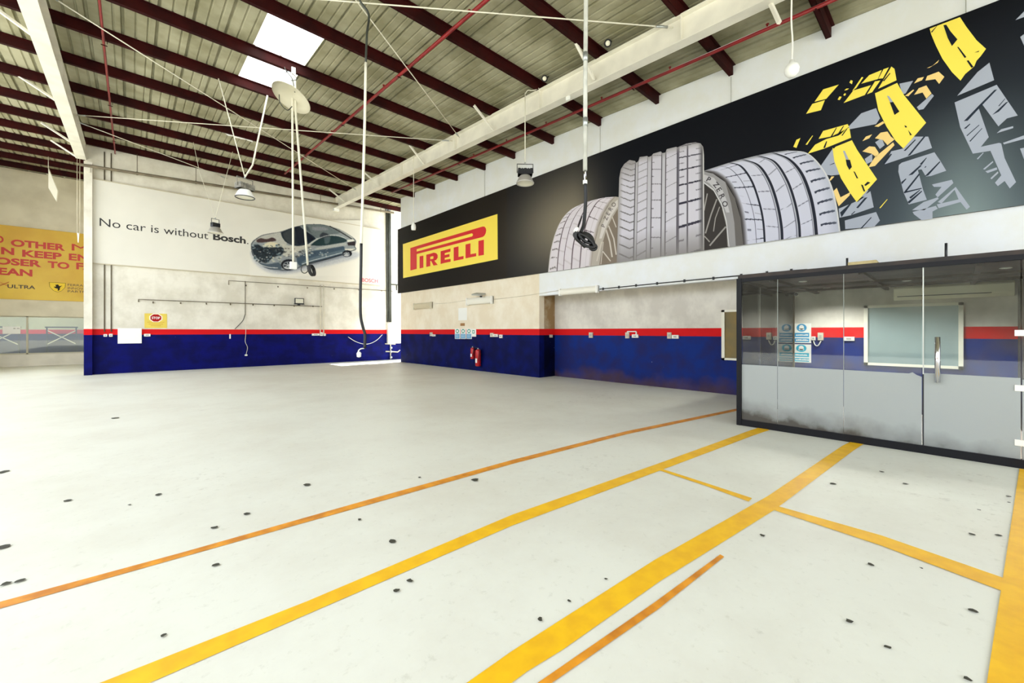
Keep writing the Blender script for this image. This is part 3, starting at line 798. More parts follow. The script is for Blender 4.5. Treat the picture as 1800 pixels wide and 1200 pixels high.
# small tyre behind, at the left of the three
z5 = lambda x, y: (940 + x / 7.056, 320 + y / 7.059)
cL = [(0, [(160, 1160), (195, 860), (255, 630), (340, 455), (455, 335), (600, 262)]),
      (.2, [(272, 1160), (295, 880), (340, 620), (410, 440), (490, 340), (620, 256)]),
      (.36, [(352, 1140), (378, 830), (440, 560), (520, 390), (590, 300), (690, 232)]),
      (.53, [(450, 1120), (475, 800), (540, 530), (610, 360), (690, 260), (780, 208)]),
      (.7, [(555, 1090), (585, 760), (650, 480), (730, 310), (800, 225), (870, 190)]),
      (1, [(700, 1060), (735, 800), (790, 560), (860, 380), (930, 260), (1000, 180)])]
def colL(s, t, k, u):
    c = (214, 207, 214)
    if k == 0:
        if frac_line(t * 13 + abs(u - .7) * .4, .07) and .18 < u < .92: c = (120, 112, 112)
        if u < .1: c = (196, 190, 186)
    elif k < 4:
        if frac_line(t * 9 + u * .4, .03): c = (188, 178, 182)
    else:
        if frac_line(t * 6.5 - u * .12, .03) and u < .75: c = (108, 96, 102)
        if abs(u - .45) < .012: c = (180, 170, 174)
        c = mixcol(c, (158, 148, 138), max(0, u - .72) / .25)
    for g in (.2, .36, .53, .7):
        if abs(s - g) < .009: c = (84, 68, 76)
    return mixcol(c, (196, 188, 184), max(0, .25 - t) * .8)
arc_tyre('far_tyre_print', cL, z5, 130, 150, colL, 4)
w = Pic()
pp(w.c((176, 168, 158)), [(690, 1060), (735, 800), (790, 560), (860, 380), (930, 260), (1000, 180), (1040, 185), (1040, 1060)], z5, 2)
pp(w.c((206, 200, 196)), [(800, 700), (835, 540), (900, 390), (1000, 240), (1030, 215), (1030, 300), (950, 420), (890, 540), (830, 700)], z5, 2.2)
pp(w.c((126, 114, 102)), [(1030, 330), (950, 460), (885, 600), (840, 760), (800, 1060), (1040, 1060)], z5, 2.6)
for ln, wd_ in (([(885, 590), (930, 740), (960, 930)], 18), ([(915, 540), (980, 700), (1010, 900)], 16), ([(830, 840), (940, 980)], 14), ([(770, 980), (830, 740)], 16), ([(960, 430), (1010, 560)], 12), ([(820, 1020), (850, 740)], 10)):
    strokes(w.c((196, 188, 178)), ln, wd_, z5, 2.8)
sidewall_letters(w, [(850, 535, -1.25), (882, 445, -1.15), (910, 385, -1.05), (940, 332, -.95), (975, 282, -.85)], z5, 70, (112, 104, 102), 4.2)
w.build('far_tyre_wheel_print', bb)

# ---- tread-mark graphics in yellow and grey
YEL, PEA, GRY, DKB = (248, 226, 92), (240, 208, 134), (166, 172, 186), (26, 30, 40)
zA = lambda x, y: (1400 + x / 5, 100 + y / 5)
zB = lambda x, y: (1560 + x / 6, y / 6)
zC = lambda x, y: (1600 + x / 5, 120 + y / 5)
zD = lambda x, y: (1440 + x / 6, 240 + y / 6)
w = Pic()
for pts, zf in (([(455, 615), (570, 495), (700, 450), (735, 540), (700, 590), (470, 635)], zA), ([(905, 235), (1025, 210), (960, 320), (930, 330)], zA),
    ([(15, 310), (140, 130), (175, 280), (215, 400), (130, 410), (60, 400)], zD), ([(690, 292), (760, 155), (890, 125), (990, 0), (1150, 0), (1190, 120), (920, 215)], zD),
    ([(835, 370), (840, 300), (870, 275), (1215, 165), (1280, 260), (1340, 360), (1180, 415), (1125, 420), (1080, 345), (1040, 350), (1095, 560), (1135, 665), (945, 715), (890, 590)], zD),
    ([(1190, 505), (1400, 455), (1415, 490), (1250, 640), (1225, 612), (1290, 530), (1210, 530)], zD), ([(1250, 640), (1260, 655), (1110, 775), (980, 775), (1100, 690)], zD),
    ([(1250, 690), (1440, 530), (1590, 740), (1555, 770), (1490, 690), (1260, 755), (1240, 715), (1470, 662), (1428, 560), (1290, 705)], zD),
    ([(985, 795), (1230, 730), (1250, 760), (1195, 790), (1195, 870), (1080, 890), (1000, 820)], zD), ([(270, 885), (600, 795), (640, 885), (580, 950), (275, 975)], zD),
    ([(205, 760), (375, 690), (540, 575), (575, 745), (330, 830), (215, 855)], zD), ([(430, 560), (520, 565), (470, 640), (400, 690)], zD),
    ([(480, 235), (560, 180), (560, 260), (500, 290)], zD), ([(590, 60), (660, 15), (690, 90), (640, 130)], zD),
    ([(735, 1010), (950, 760), (1075, 660), (1125, 845)], zB), ([(310, 1130), (470, 990), (490, 1010), (380, 1150), (330, 1160)], zB),
    ([(390, 300), (760, 145), (945, 415), (850, 440), (775, 510), (635, 320), (600, 345), (690, 605), (620, 690), (780, 655), (800, 660), (830, 790), (930, 1000), (875, 1055), (830, 990), (770, 1035), (745, 1005), (800, 940), (705, 725), (550, 750), (440, 520)], zC),
    ([(760, 570), (800, 535), (905, 508), (905, 525)], zC), ([(815, 655), (1040, 575), (1040, 610), (825, 668)], zC), ([(965, 705), (1040, 690), (1040, 830), (1000, 800)], zC),
    ([(660, 905), (760, 870), (765, 890), (680, 920)], zC), ([(705, 965), (770, 905), (775, 920), (715, 975)], zC), ([(640, 885), (725, 815), (730, 825), (655, 890)], zC), ([(585, 795), (640, 740), (645, 745), (595, 800)], zC),
    ([(1350, 212), (1440, 120), (1480, 120), (1480, 165)], zB), ([(1400, 390), (1480, 330), (1480, 500), (1440, 480)], zB)):
    pp(w.c(GRY), pts, zf, 1.6)
for pts, zf in (([(600, 330), (740, 190), (765, 185), (640, 315), (505, 460), (470, 465)], zC), ([(720, 410), (840, 300), (865, 290), (780, 380)], zC), ([(470, 530), (525, 485), (528, 492), (490, 530)], zC), ([(520, 640), (630, 525), (634, 528), (528, 645)], zC), ([(495, 590), (605, 495), (608, 500), (500, 596)], zC), ([(775, 330), (832, 265), (836, 268), (780, 335)], zC),
    ([(930, 205), (1100, 0), (1120, 0), (960, 195)], zD), ([(670, 280), (755, 180), (768, 185), (692, 288)], zD), ([(890, 150), (1010, 30), (1020, 35), (910, 150)], zD),
    ([(890, 590), (1050, 390), (1062, 400), (905, 600)], zD), ([(940, 410), (1065, 300), (1082, 305), (985, 400)], zD), ([(865, 480), (915, 440), (918, 450), (870, 505)], zD), ([(900, 580), (1080, 540), (1082, 550), (905, 595)], zD), ([(930, 690), (1080, 570), (1085, 580), (950, 705)], zD), ([(1110, 420), (1270, 260), (1278, 268), (1150, 410)], zD), ([(1060, 290), (1130, 220), (1134, 226), (1080, 300)], zD), ([(950, 640), (1060, 560), (1064, 566), (965, 655)], zD), ([(1110, 325), (1125, 310), (1130, 318), (1115, 330)], zD),
    ([(390, 750), (480, 645), (510, 640), (410, 755)], zD), ([(430, 975), (545, 850), (555, 852), (450, 975)], zD), ([(220, 800), (330, 700), (340, 705), (235, 850)], zD), ([(105, 300), (160, 275), (160, 285), (115, 300)], zD), ([(335, 820), (375, 785), (380, 790), (345, 825)], zD)):
    pp(w.c((38, 46, 58)), pts, zf, 2)
for pts, zf in (([(580, 740), (610, 700), (665, 680), (640, 715)], zA), ([(690, 715), (740, 665), (800, 655), (830, 700), (862, 725), (800, 775), (760, 730)], zA), ([(580, 830), (640, 785), (690, 790), (725, 845), (700, 880), (660, 850)], zA), ([(630, 970), (690, 880), (850, 750), (862, 775), (690, 958)], zA),
    ([(280, 880), (320, 825), (385, 810), (365, 845)], zB), ([(400, 850), (420, 800), (540, 755), (600, 810), (545, 885), (505, 835)], zB), ([(185, 1010), (270, 945), (282, 950), (220, 1015)], zB), ([(280, 1000), (330, 930), (410, 900), (465, 985), (410, 1040), (370, 975)], zB), ([(415, 718), (480, 690), (545, 630), (530, 660), (440, 715)], zB),
    ([(150, 575), (185, 540), (225, 640), (330, 585), (320, 620), (205, 735), (170, 640)], zD), ([(100, 470), (130, 420), (160, 420), (125, 460)], zD), ([(685, 610), (760, 565), (775, 580), (720, 615)], zA)):
    pp(w.c(PEA), pts, zf, 2.2)
for pts, zf in (([(690, 320), (885, 228), (945, 335), (1140, 578), (940, 805), (870, 735), (790, 610), (720, 470)], zA), ([(570, 235), (640, 160), (750, 115), (715, 195)], zA), ([(720, 192), (765, 108), (812, 92), (760, 188)], zA), ([(718, 280), (835, 85), (862, 105), (880, 205)], zA),
    ([(415, 405), (500, 295), (655, 248), (600, 335)], zA), ([(620, 328), (690, 215), (737, 207), (665, 310)], zA), ([(490, 300), (575, 175), (588, 180), (525, 275)], zA), ([(85, 500), (140, 412), (250, 380), (215, 468)], zA), ([(158, 395), (235, 285), (372, 243), (262, 368)], zA),
    ([(465, 225), (478, 203), (495, 210), (488, 240)], zA), ([(420, 295), (440, 278), (462, 278), (445, 290)], zA), ([(412, 335), (425, 318), (436, 325), (425, 342)], zA), ([(362, 375), (378, 347), (398, 350), (380, 380)], zA),
    ([(140, 120), (345, 38), (400, 140), (610, 450), (395, 690), (330, 600), (230, 440), (160, 260)], zD), ([(195, 720), (235, 650), (450, 590), (462, 612), (380, 685)], zA), ([(100, 850), (165, 770), (465, 620), (480, 710), (245, 805)], zA), ([(-28, 790), (0, 728), (35, 712), (0, 800)], zA), ([(80, 770), (140, 690), (146, 692), (95, 772)], zA),
    ([(445, 295), (530, 250), (765, 178), (830, 280), (940, 425), (1040, 515), (985, 590), (940, 640), (915, 700), (820, 780), (770, 850), (680, 760), (580, 620), (510, 480), (460, 360)], zB), ([(635, 752), (715, 660), (722, 662), (645, 755)], zD)):
    pp(w.c(YEL), pts, zf, 3)
for pts, zf in (([(820, 398), (850, 395), (905, 480), (862, 510)], zA), ([(950, 600), (968, 608), (970, 620), (955, 618)], zA), ([(980, 640), (1015, 685), (1000, 690)], zA), ([(280, 242), (325, 245), (345, 320), (318, 352), (290, 300)], zD), ([(360, 365), (375, 370), (412, 440), (395, 440)], zD), ([(440, 505), (460, 510), (485, 575), (470, 580)], zD), ([(475, 510), (510, 475), (540, 485), (490, 520)], zD),
    ([(590, 265), (620, 260), (665, 330), (738, 415), (680, 485), (635, 400)], zB), ([(735, 495), (750, 495), (832, 600), (815, 612)], zB), ([(835, 640), (855, 635), (908, 705), (885, 715)], zB), ([(915, 555), (970, 533), (960, 548)], zB), ([(460, 335), (520, 268), (524, 274), (468, 345)], zB),
    ([(200, 728), (370, 680), (372, 690), (205, 738)], zA), ([(300, 700), (350, 620), (356, 622), (312, 702)], zA), ([(360, 680), (412, 605), (418, 608), (372, 684)], zA), ([(235, 800), (262, 740), (270, 742), (252, 800)], zA), ([(395, 690), (440, 630), (448, 632), (405, 692)], zA), ([(320, 800), (360, 760), (364, 766), (330, 805)], zA), ([(760, 210), (820, 140), (826, 145), (770, 215)], zA), ([(510, 282), (560, 262), (562, 268), (515, 290)], zA)):
    pp(w.c(DKB), pts, zf, 4)
for pts, zf in (([(795, 340), (815, 345), (850, 395), (825, 400)], zA), ([(250, 150), (270, 150), (312, 240), (282, 242)], zD)):
    pp(w.c(GRY), pts, zf, 4.2)
w.build('tread_mark_print', bb)
for (px, y0) in ((1055, 222), (852, 300), (1285, 135), (1698, -20)):
    p = PX(px, y0, XR - .02); q = PX(px, BTOP(px) + 1, XR - .02)
    MB().tube([p, q], .006, 6).build('hanger_wire', GREYP, bb)

# ------------------------------------------------------------------ the car sign on the back wall
SY = YB - .06
sg = thing('car_sign', (4, SY, 4), 'wide white sign board with a cutaway car and black slogan', 'sign')
sx0, sx1 = PY(161.5, 314, SY).x, PY(668, 400, SY).x
sz1, sz0 = PY(161, 314, SY).z, PY(165, 461.7, SY).z
MB().box((sx0, SY, sz0), (sx1, YB, sz1)).build('panel', SIGNW, sg, bevel=.01)
MB().box((sx0 - .02, SY - .01, sz0 - .03), (sx1 + .02, YB, sz0)).box((sx0 - .02, SY - .01, sz1), (sx1 + .02, YB, sz1 + .03)).build('edge_trim', mat('sign_trim', (196, 186, 160), .6), sg)
def S(x, y, l=1): return PY(x, y, SY - .003 * l)
T = MB(); u = (1, 0, 0); v = (0, 0, 1)
a = S(175, 397); b = S(366, 419)
words_on('slogan_word', 'No car is without', a, u, v, b.x - a.x, .29, 0.0, INK, sg, 'black word of the slogan')
a2 = S(374.5, 417.5); b2 = S(432, 427)
text_on(T, 'Bosch', (a2.x, a.y, a.z), u, v, b2.x - a2.x, .3, .035)
text_on(T, '.', (b2.x + .05, a.y, a.z), u, v, .05, .05); T.build('bold_lettering', INK, sg, 'bold black last word of the slogan')

T = MB(); a = S(636, 495); b = S(664, 497)
text_on(T, 'BOSCH', a, u, v, b.x - a.x, .2, .02); T.build('brand_lettering', mat('faded_red_ink', (206, 92, 104), .5), sg, 'faded red lettering')
T = MB(); a = S(637, 498.6); rq = random.Random(2); x_ = 0.0
while x_ < .82:
    ww = rq.uniform(.03, .08); T.box((a.x + x_, a.y, a.z - .02), (a.x + x_ + ww, a.y + .001, a.z + .02 + rq.uniform(0, .02))); x_ += ww + .012
T.build('small_print', mat('faded_grey_ink', (186, 182, 170), .5), sg)
zc = lambda x, y: (430 + x / 8.571, 380 + y / 8.575)
import numpy as np
NX, NZ = 330, 190
gx, gy = np.meshgrid(np.linspace(78, 1790, NX), np.linspace(60, 900, NZ), indexing='ij')
BASEC = np.array((230, 226, 214), float)
img = np.ones((NX, NZ, 3)) * BASEC
rs = np.random.RandomState(5)
def blur(m, k):
    for ax in (0, 1):
        for _ in range(k):
            p = np.pad(m, [(1, 1) if i == ax else (0, 0) for i in range(m.ndim)], mode='edge')
            m = (np.take(p, range(0, m.shape[ax]), ax) + 2 * np.take(p, range(1, m.shape[ax] + 1), ax) + np.take(p, range(2, m.shape[ax] + 2), ax)) / 4
    return m
def inside(pts):
    r = np.zeros(gx.shape, bool); n = len(pts)
    for i in range(n):
        (x1, y1), (x2, y2) = pts[i], pts[(i + 1) % n]
        if y1 == y2: continue
        c = ((y1 > gy) != (y2 > gy)) & (gx < (x2 - x1) * (gy - y1) / (y2 - y1) + x1); r ^= c
    return r.astype(float)
def smooth(pts, k=4):
    q = spline([Vector((*p, 0)) for p in list(pts) + [pts[0]]], k)[:-1]; return [(p.x, p.y) for p in q]
def put(col, pts, soft=1, alpha=1.0, round_=True):
    global img
    m = blur(inside(smooth(pts) if round_ else pts), soft)[..., None] * alpha
    img = img * (1 - m) + np.array(col, float) * m
def line(col, pts, w, soft=1, alpha=1.0):
    q = spline([Vector((*p, 0)) for p in pts], 6); L_, R_ = [], []
    for i, p in enumerate(q):
        d = (q[min(i + 1, len(q) - 1)] - q[max(i - 1, 0)]).normalized(); nn = Vector((-d.y, d.x, 0)) * w / 2; L_.append(((p + nn).x, (p + nn).y)); R_.append(((p - nn).x, (p - nn).y))
    put(col, L_ + R_[::-1], soft, alpha, False)
body = [(95, 420), (130, 370), (250, 290), (400, 255), (540, 232), (720, 170), (820, 145), (950, 120), (1150, 122), (1280, 150), (1450, 205), (1620, 310), (1680, 380), (1660, 440), (1680, 500), (1600, 535), (1590, 590), (1520, 612), (1470, 590), (1240, 655), (1000, 718), (850, 760), (760, 800), (600, 820), (500, 805), (350, 790), (200, 690), (110, 560)]
put((176, 180, 186), [(70, 520), (150, 700), (350, 840), (620, 870), (1000, 800), (1660, 640), (1700, 540), (1400, 560), (900, 700), (500, 700)], 26, .8)
put((120, 126, 136), [(110, 560), (200, 700), (380, 800), (620, 835), (860, 780), (1480, 620), (1600, 600), (1400, 560), (700, 740)], 12, .8)
put((52, 58, 64), body, 1, 1)
put((142, 148, 150), [(p[0] + (9 if p[0] < 850 else -9), p[1] + (9 if p[1] < 450 else -9)) for p in body], 2)
put((190, 188, 178), [(140, 380), (250, 300), (400, 262), (540, 242), (560, 310), (640, 405), (560, 440), (300, 390)], 3, .9)
put((204, 200, 184), [(560, 420), (700, 440), (960, 420), (1000, 450), (780, 540), (640, 600), (560, 560)], 4, .8)
put((60, 78, 94), [(780, 620), (1000, 530), (1300, 470), (1480, 440), (1490, 560), (1240, 640), (1000, 700), (860, 750), (800, 710)], 3)
put((96, 112, 122), [(860, 690), (1000, 625), (1470, 505), (1470, 550), (1000, 690), (870, 735)], 4, .8)
line((206, 212, 212), [(862, 722), (1000, 672), (1200, 620), (1470, 548)], 9, 1)
line((30, 36, 44), [(862, 742), (1000, 698), (1240, 642), (1470, 575)], 12, 1)
put((70, 84, 96), [(190, 690), (350, 720), (520, 700), (545, 800), (350, 785), (230, 720)], 3)
line((210, 210, 204), [(165, 668), (240, 728), (360, 768), (500, 778)], 10, 1)
put((28, 38, 46), [(105, 450), (190, 420), (300, 470), (560, 465), (580, 560), (430, 620), (320, 705), (200, 640), (130, 560)], 2)
put((72, 54, 54), [(175, 360), (240, 330), (330, 345), (420, 320), (470, 370), (260, 395), (190, 390)], 2)
put((216, 208, 178), [(270, 425), (400, 385), (530, 425), (500, 462), (300, 462)], 2)
for k in range(230):
    reg = rs.choice(4, p=(.5, .3, .12, .08)); bx0, by0, bx1, by1, pal = ((130, 425, 565, 690, ((150, 164, 168), (206, 206, 196), (60, 84, 96), (14, 20, 28), (110, 128, 136), (30, 44, 54))), (590, 455, 1000, 620, ((220, 216, 200), (110, 104, 98), (176, 176, 168), (84, 88, 88), (60, 60, 60))), (960, 470, 1260, 600, ((150, 164, 168), (44, 60, 82), (196, 192, 182))), (330, 610, 560, 690, ((206, 200, 176), (80, 86, 84), (150, 150, 140))))[reg]
    x, y = rs.uniform(bx0, bx1), rs.uniform(by0, by1); s0 = rs.uniform(6, 20); a0 = rs.uniform(0, 6)
    put(pal[rs.randint(len(pal))], [(x + s0 * rs.uniform(.5, 1.6) * math.cos(a0 + j * math.tau / 5), y + s0 * rs.uniform(.3, 1) * math.sin(a0 + j * math.tau / 5)) for j in range(5)], 1, .85, False)
put((26, 36, 46), [(545, 245), (720, 178), (820, 150), (900, 210), (1070, 330), (960, 415), (790, 448), (640, 400), (570, 320)], 1)
put((62, 68, 72), [(575, 255), (715, 195), (725, 420), (650, 390), (590, 320)], 5, .8)
put((14, 22, 38), [(760, 180), (830, 165), (1040, 330), (930, 390), (800, 420)], 5, .8)
put((104, 114, 116), [(850, 150), (960, 128), (1150, 128), (1260, 160), (1440, 250), (1250, 280), (1100, 330), (1000, 270)], 2)
put((140, 142, 148), [(1010, 160), (1200, 165), (1260, 205), (1050, 215)], 4, .8)
put((58, 66, 72), [(880, 170), (950, 150), (1010, 260), (1090, 315)], 4, .7)
put((28, 50, 54), [(990, 440), (1100, 350), (1250, 300), (1400, 302), (1530, 350), (1500, 392), (1200, 440)], 1)
put((50, 56, 64), [(1130, 285), (1180, 245), (1260, 270), (1275, 310), (1160, 335)], 2)
put((96, 110, 116), [(1200, 320), (1290, 310), (1270, 400), (1210, 410)], 3, .6)
line((196, 198, 192), [(965, 432), (1030, 380), (1110, 335)], 18, 1)
line((210, 212, 206), [(1110, 335), (1250, 290), (1400, 290), (1530, 335)], 7, 1)
line((34, 34, 34), [(1280, 148), (1450, 240), (1620, 345)], 14, 1)
line((206, 204, 192), [(1310, 150), (1460, 215), (1640, 335)], 12, 2)
put((176, 178, 172), [(1080, 475), (1400, 412), (1520, 402), (1500, 445), (1100, 508)], 3, .9)
put((40, 32, 36), [(1545, 395), (1670, 375), (1665, 440), (1560, 440)], 1, 1, False)
put((212, 208, 192), [(1500, 490), (1680, 488), (1620, 515), (1520, 512)], 1, 1, False)
put((216, 214, 202), [(1540, 355), (1640, 345), (1660, 372), (1550, 390)], 1, 1, False)
for c0, rx, ry in (((665, 730), 118, 84), ((1545, 562), 72, 50)):
    el = lambda k, dx=0, dy=0: [(c0[0] + dx + rx * k * math.cos(t), c0[1] + dy + ry * k * math.sin(t)) for t in [i * math.tau / 20 for i in range(20)]]
    put((20, 22, 30), el(1), 1, 1, False); put((150, 154, 158), el(.68, -8, 8), 1, 1, False); put((44, 48, 54), el(.58, -8, 8), 1, 1, False)
    for k in range(6):
        t = k * math.tau / 6 + .3; line((186, 188, 190), [(c0[0] - 8, c0[1] + 8), (c0[0] - 8 + rx * .6 * math.cos(t), c0[1] + 8 + ry * .6 * math.sin(t))], 12, 1)
    put((216, 216, 214), [(c0[0] - 90 * rx / 118, c0[1] + 42 * ry / 84), (c0[0] - 20, c0[1] + 66 * ry / 84), (c0[0] + 40, c0[1] + 54 * ry / 84), (c0[0] - 10, c0[1] + 40 * ry / 84)], 1, .9)
img = img * (1 + (blur(rs.rand(NX, NZ), 1)[..., None] - .5) * .22 * np.clip(np.abs(img - BASEC).sum(-1, keepdims=True) / 120, 0, 1))
grid_print('car_picture', [[S(*zc(gx[i, j], gy[i, j]), 2) for j in range(NZ)] for i in range(NX)], [[img[i, j] for j in range(NZ)] for i in range(NX)], sg, vcol_mat('car_print', .2, .5))['label'] = 'printed cutaway car in blue grey'

# ------------------------------------------------------------------ the yellow banner of the next bay
NY = YL - .05
bn = thing('yellow_banner', (-3.5, NY, 3), 'yellow banner with red capitals in the next bay past the column', 'banner')
p0 = PY(0, 393.5, NY); p1 = PY(150, 412, NY); q0 = PY(0, 525, NY); q1 = PY(150, 530, NY)
nz1, nz0 = (p0.z + p1.z) / 2, (q0.z + q1.z) / 2
MB().box((-4.85, NY, nz0), (-1.2, YL - .001, nz1)).build('panel', mat('banner_yellow', (224, 188, 50), .45, c2=(210, 164, 30), scale=.7), bn)
def Np(x, y): return PY(x, y, NY - .004)
T = MB()
def nline(body, x0, x1, yb, h, bold=.04):
    a = Np(x0, yb); b = Np(x1, yb); text_on(T, body, (a.x, a.y, a.z), u, v, b.x - a.x, h, bold)
nline('O', -9, 6.5, 426, .31); nline('OTHER', 19, 114.5, 432.5, .31); nline('M', 126, 157, 440, .31, 0.0)
nline('N', 2, 25, 446.5, .31); nline('KEEP', 39, 108.5, 451, .31); nline('EN', 121, 157, 457, .31, .03)
nline('OSER', -9, 73, 464, .31); nline('TO', 84, 122, 470.5, .31); nline('FA', 134, 167, 473, .31, .03)
nline('EAN', -3, 57, 482.5, .31)
T.build('lettering', mat('banner_red', (196, 50, 26), .5), bn, 'red capitals')
T = MB(); nline('ULTRA', 13, 62, 506, .16, .02); T.build('small_lettering', mat('banner_ink', (60, 48, 26), .5), bn); 
for wd_, yb_ in (('FERRAR', 502.3), ('INNOVA', 508), ('PARTN', 513.5)):
    T = MB(); nline(wd_, 119, 152, yb_, .1, 0); T.build('small_lettering', mat('banner_ink', (60, 48, 26), .5), bn)
T = MB(); a = Np(-2, 504)
for sgn in (1, -1): T.bar(a + Vector((0, 0, .13)) + Vector((0, 0, .1 * sgn)), a + Vector((.28, 0, .13 - .1 * sgn)), .01, .07, up=(0, 1, 0))
T.build('cross_mark', mat('banner_red', (196, 50, 26)), bn)
T = Pic(); c = Np(101, 505)
def shield(k, l): return [c + Vector((.26 * k * x, -.002 * l, .22 * k * z)) for x, z in ((-1, 1), (1, 1), (.95, .1), (.5, -.7), (0, -1), (-.5, -.7), (-.95, .1))]
T.c((96, 82, 40)).poly(shield(1, 0)); T.c((240, 206, 66)).poly(shield(.94, 1))
T.c((40, 34, 26)).poly([c + Vector((.2 * x, -.006, .2 * z)) for x, z in ((-.35, .55), (.1, .7), (.3, .3), (.75, .45), (.4, .05), (.35, -.5), (.05, -.85), (.05, -.3), (-.3, -.2), (-.6, .1), (-.2, .2))])
T.build('shield_emblem', bn)

# ------------------------------------------------------------------ fittings on the back wall
def conduit(pts, r, name, m, label, cat, group=None, clips=0, ax=None):
    t = one(MB().tube(pts, r, 8), name, m, label, cat, group) if not clips else thing(name, pts[0], label, cat, group)
    if clips:
        MB().tube(pts, r, 8).build('tube', m, t)
        a, b = Vector(pts[0]), Vector(pts[-1] if ax is None else pts[ax])
        for k in range(clips):
            p = a.lerp(b, (k + .5) / clips); d = (b - a).normalized()
            MB().tube([p - d * .02, p + d * .02], r * 2.0, 8).build('clip', m, t)
    return t
WY = YB - .045
def W(x, y): return PY(x, y, WY)
a, b = PY(140, 289, YB - .33), PY(692, 374, YB - .33)
t = thing('drain_pipe', a, 'long dark pipe crossing the wall above the white car sign', 'pipe')
MB().tube([a, b], .05, 10).build('pipe', BROWNPIPE, t)
for px in (241, 343, 560, 665):
    f = (px - 140) / 552; p = a.lerp(b, f); p = W(px, 300); p = Vector((p.x, a.y, lerp(a.z, b.z, (p.x - a.x) / (b.x - a.x))))
    MB().tube([p + Vector((0, 0, .05)), Vector((p.x, p.y, zp(p.y)))], .012, 6).tube([p - Vector((0, 0, .06)), p + Vector((0, 0, .06))], .028, 8).build('hanger', BROWNPIPE, t)
for k, (px, lab) in enumerate(((183.5, 'dark conduit dropping behind the sign nearest the column'), (195.5, 'dark conduit dropping behind the sign, second from the column'))):
    p = W(px, 400); bt = W(px, 583)
    conduit([(p.x, WY + .012, 8.05), (p.x, WY + .012, bt.z)], .016, 'conduit', BROWNPIPE, lab, 'conduit', 'conduits on the car sign wall')
p = W(243.5, 526); q = W(566, 537)
conduit([(p.x, WY, p.z - .1), (p.x, WY, p.z), (q.x, WY, p.z)], .018, 'conduit', BROWNPIPE, 'lower level conduit crossing under the car sign to the small floodlight', 'conduit', 'conduits on the car sign wall', clips=8)
p = W(402, 493); q = W(690, 502)
conduit([(p.x, WY, p.z - .18), (p.x, WY, p.z), (q.x, WY, p.z + .05)], .016, 'conduit', BROWNPIPE, 'upper level conduit just under the car sign', 'conduit', 'conduits on the car sign wall', clips=6)
for k, (px, pt, pb, lab) in enumerate(((431, 494, 552, 'thin conduit dropping below the cutaway car towards the curved cable'), (563, 501, 588, 'pale conduit by the floodlight, nearer the column'), (569, 501, 588, 'pale conduit by the floodlight, nearer the white panel box'))):
    a, b = W(px, pt), W(px, pb)
    conduit([a, b], .014 if k == 0 else .022, 'conduit', [BROWNPIPE, OFFW, OFFW][k], lab, 'conduit', 'conduits on the car sign wall')
one(MB().tube(spline([W(431, 552), W(427, 563), W(419, 572), W(413, 578)], 5), .014, 8), 'loose_cable', DARKPIPE, 'dark cable curling away from the wall above the red stripe', 'cable')
t = thing('hanging_cable', W(432, 560), 'white cord with a plug dangling over the blue dado under the slogan', 'cord')
MB().tube(spline([W(432, 545), W(432, 585), W(431, 600), W(435, 610), W(433.5, 619), W(432.5, 623)], 5), .009, 6).build('cord', ROPE, t)
p = W(432.5, 624); MB().box((p.x - .05, WY - .03, p.z - .03), (p.x + .05, WY + .03, p.z + .03)).build('plug', WHITEP, t, bevel=.01)
# small floodlight
p = W(525, 529); t = thing('floodlight', p, 'small square floodlight on the wall below the cutaway car', 'floodlight')
h = MB().box((p.x - .2, WY - .12, p.z - .13), (p.x + .2, WY - .07, p.z + .13)); h.build('housing', BLACK, t, bevel=.01)
MB().box((p.x - .165, WY - .126, p.z - .1), (p.x + .165, WY - .119, p.z + .1)).build('lens', mat('flood_glass', (214, 210, 190), .2), t)
MB().box((p.x - .22, WY - .09, p.z - .16), (p.x + .22, WY - .05, p.z - .13)).box((p.x - .05, WY - .07, p.z - .2), (p.x + .05, WY + .03, p.z - .13)).build('bracket', BLACK, t)

def wall_box(px0, py0, px1, py1, name, m, label, cat, group=None, depth=.05, plane='Y', v=None, bev=.006, face=None):
    """flat fitting standing on a wall plane; corners in picture coordinates"""
    if plane == 'Y':
        a, b = PY(px0, py0, YB), PY(px1, py1, YB); mb = MB().box((a.x, YB - depth, b.z), (b.x, YB, a.z)); base = Vector(((a.x + b.x) / 2, YB, b.z))
    else:
        X = v; a, b = PX(px0, py0, X), PX(px1, py1, X); mb = MB().box((X - depth, a.y, min(a.z, b.z)), (X, b.y, max(a.z, b.z))); base = Vector((X, (a.y + b.y) / 2, min(a.z, b.z)))
    t = thing(name, base, label, cat, group)
    mb.build('body' if face else 'plate', m, t, bevel=bev)
    if face:
        if plane == 'Y': f = MB().box((a.x + (b.x - a.x) * .25, YB - depth - .008, b.z + (a.z - b.z) * .3), (b.x - (b.x - a.x) * .25, YB - depth, a.z - (a.z - b.z) * .3))
        else: f = MB().box((X - depth - .008, lerp(a.y, b.y, .28), lerp(a.z, b.z, .3)), (X - depth, lerp(a.y, b.y, .72), lerp(a.z, b.z, .7)))
        f.build(face, GREYP, t)
    return t
wall_box(207, 576.5, 249, 603, 'distribution_cover', PAPER, 'large blank white cover interrupting the red stripe', 'panel', depth=.09)
wall_box(182, 587, 188.5, 591.5, 'wall_socket', WHITEP, 'small white socket under the conduit nearest the column', 'socket', 'sockets on the dado', face='rocker')
wall_box(191.5, 586.5, 198, 591.5, 'wall_socket', WHITEP, 'small white socket right beside the large blank cover', 'socket', 'sockets on the dado', face='rocker')
wall_box(253, 586.5, 264.5, 591, 'wall_socket', WHITEP, 'white double socket under the yellow stop notice', 'socket', 'sockets on the dado', face='rocker')
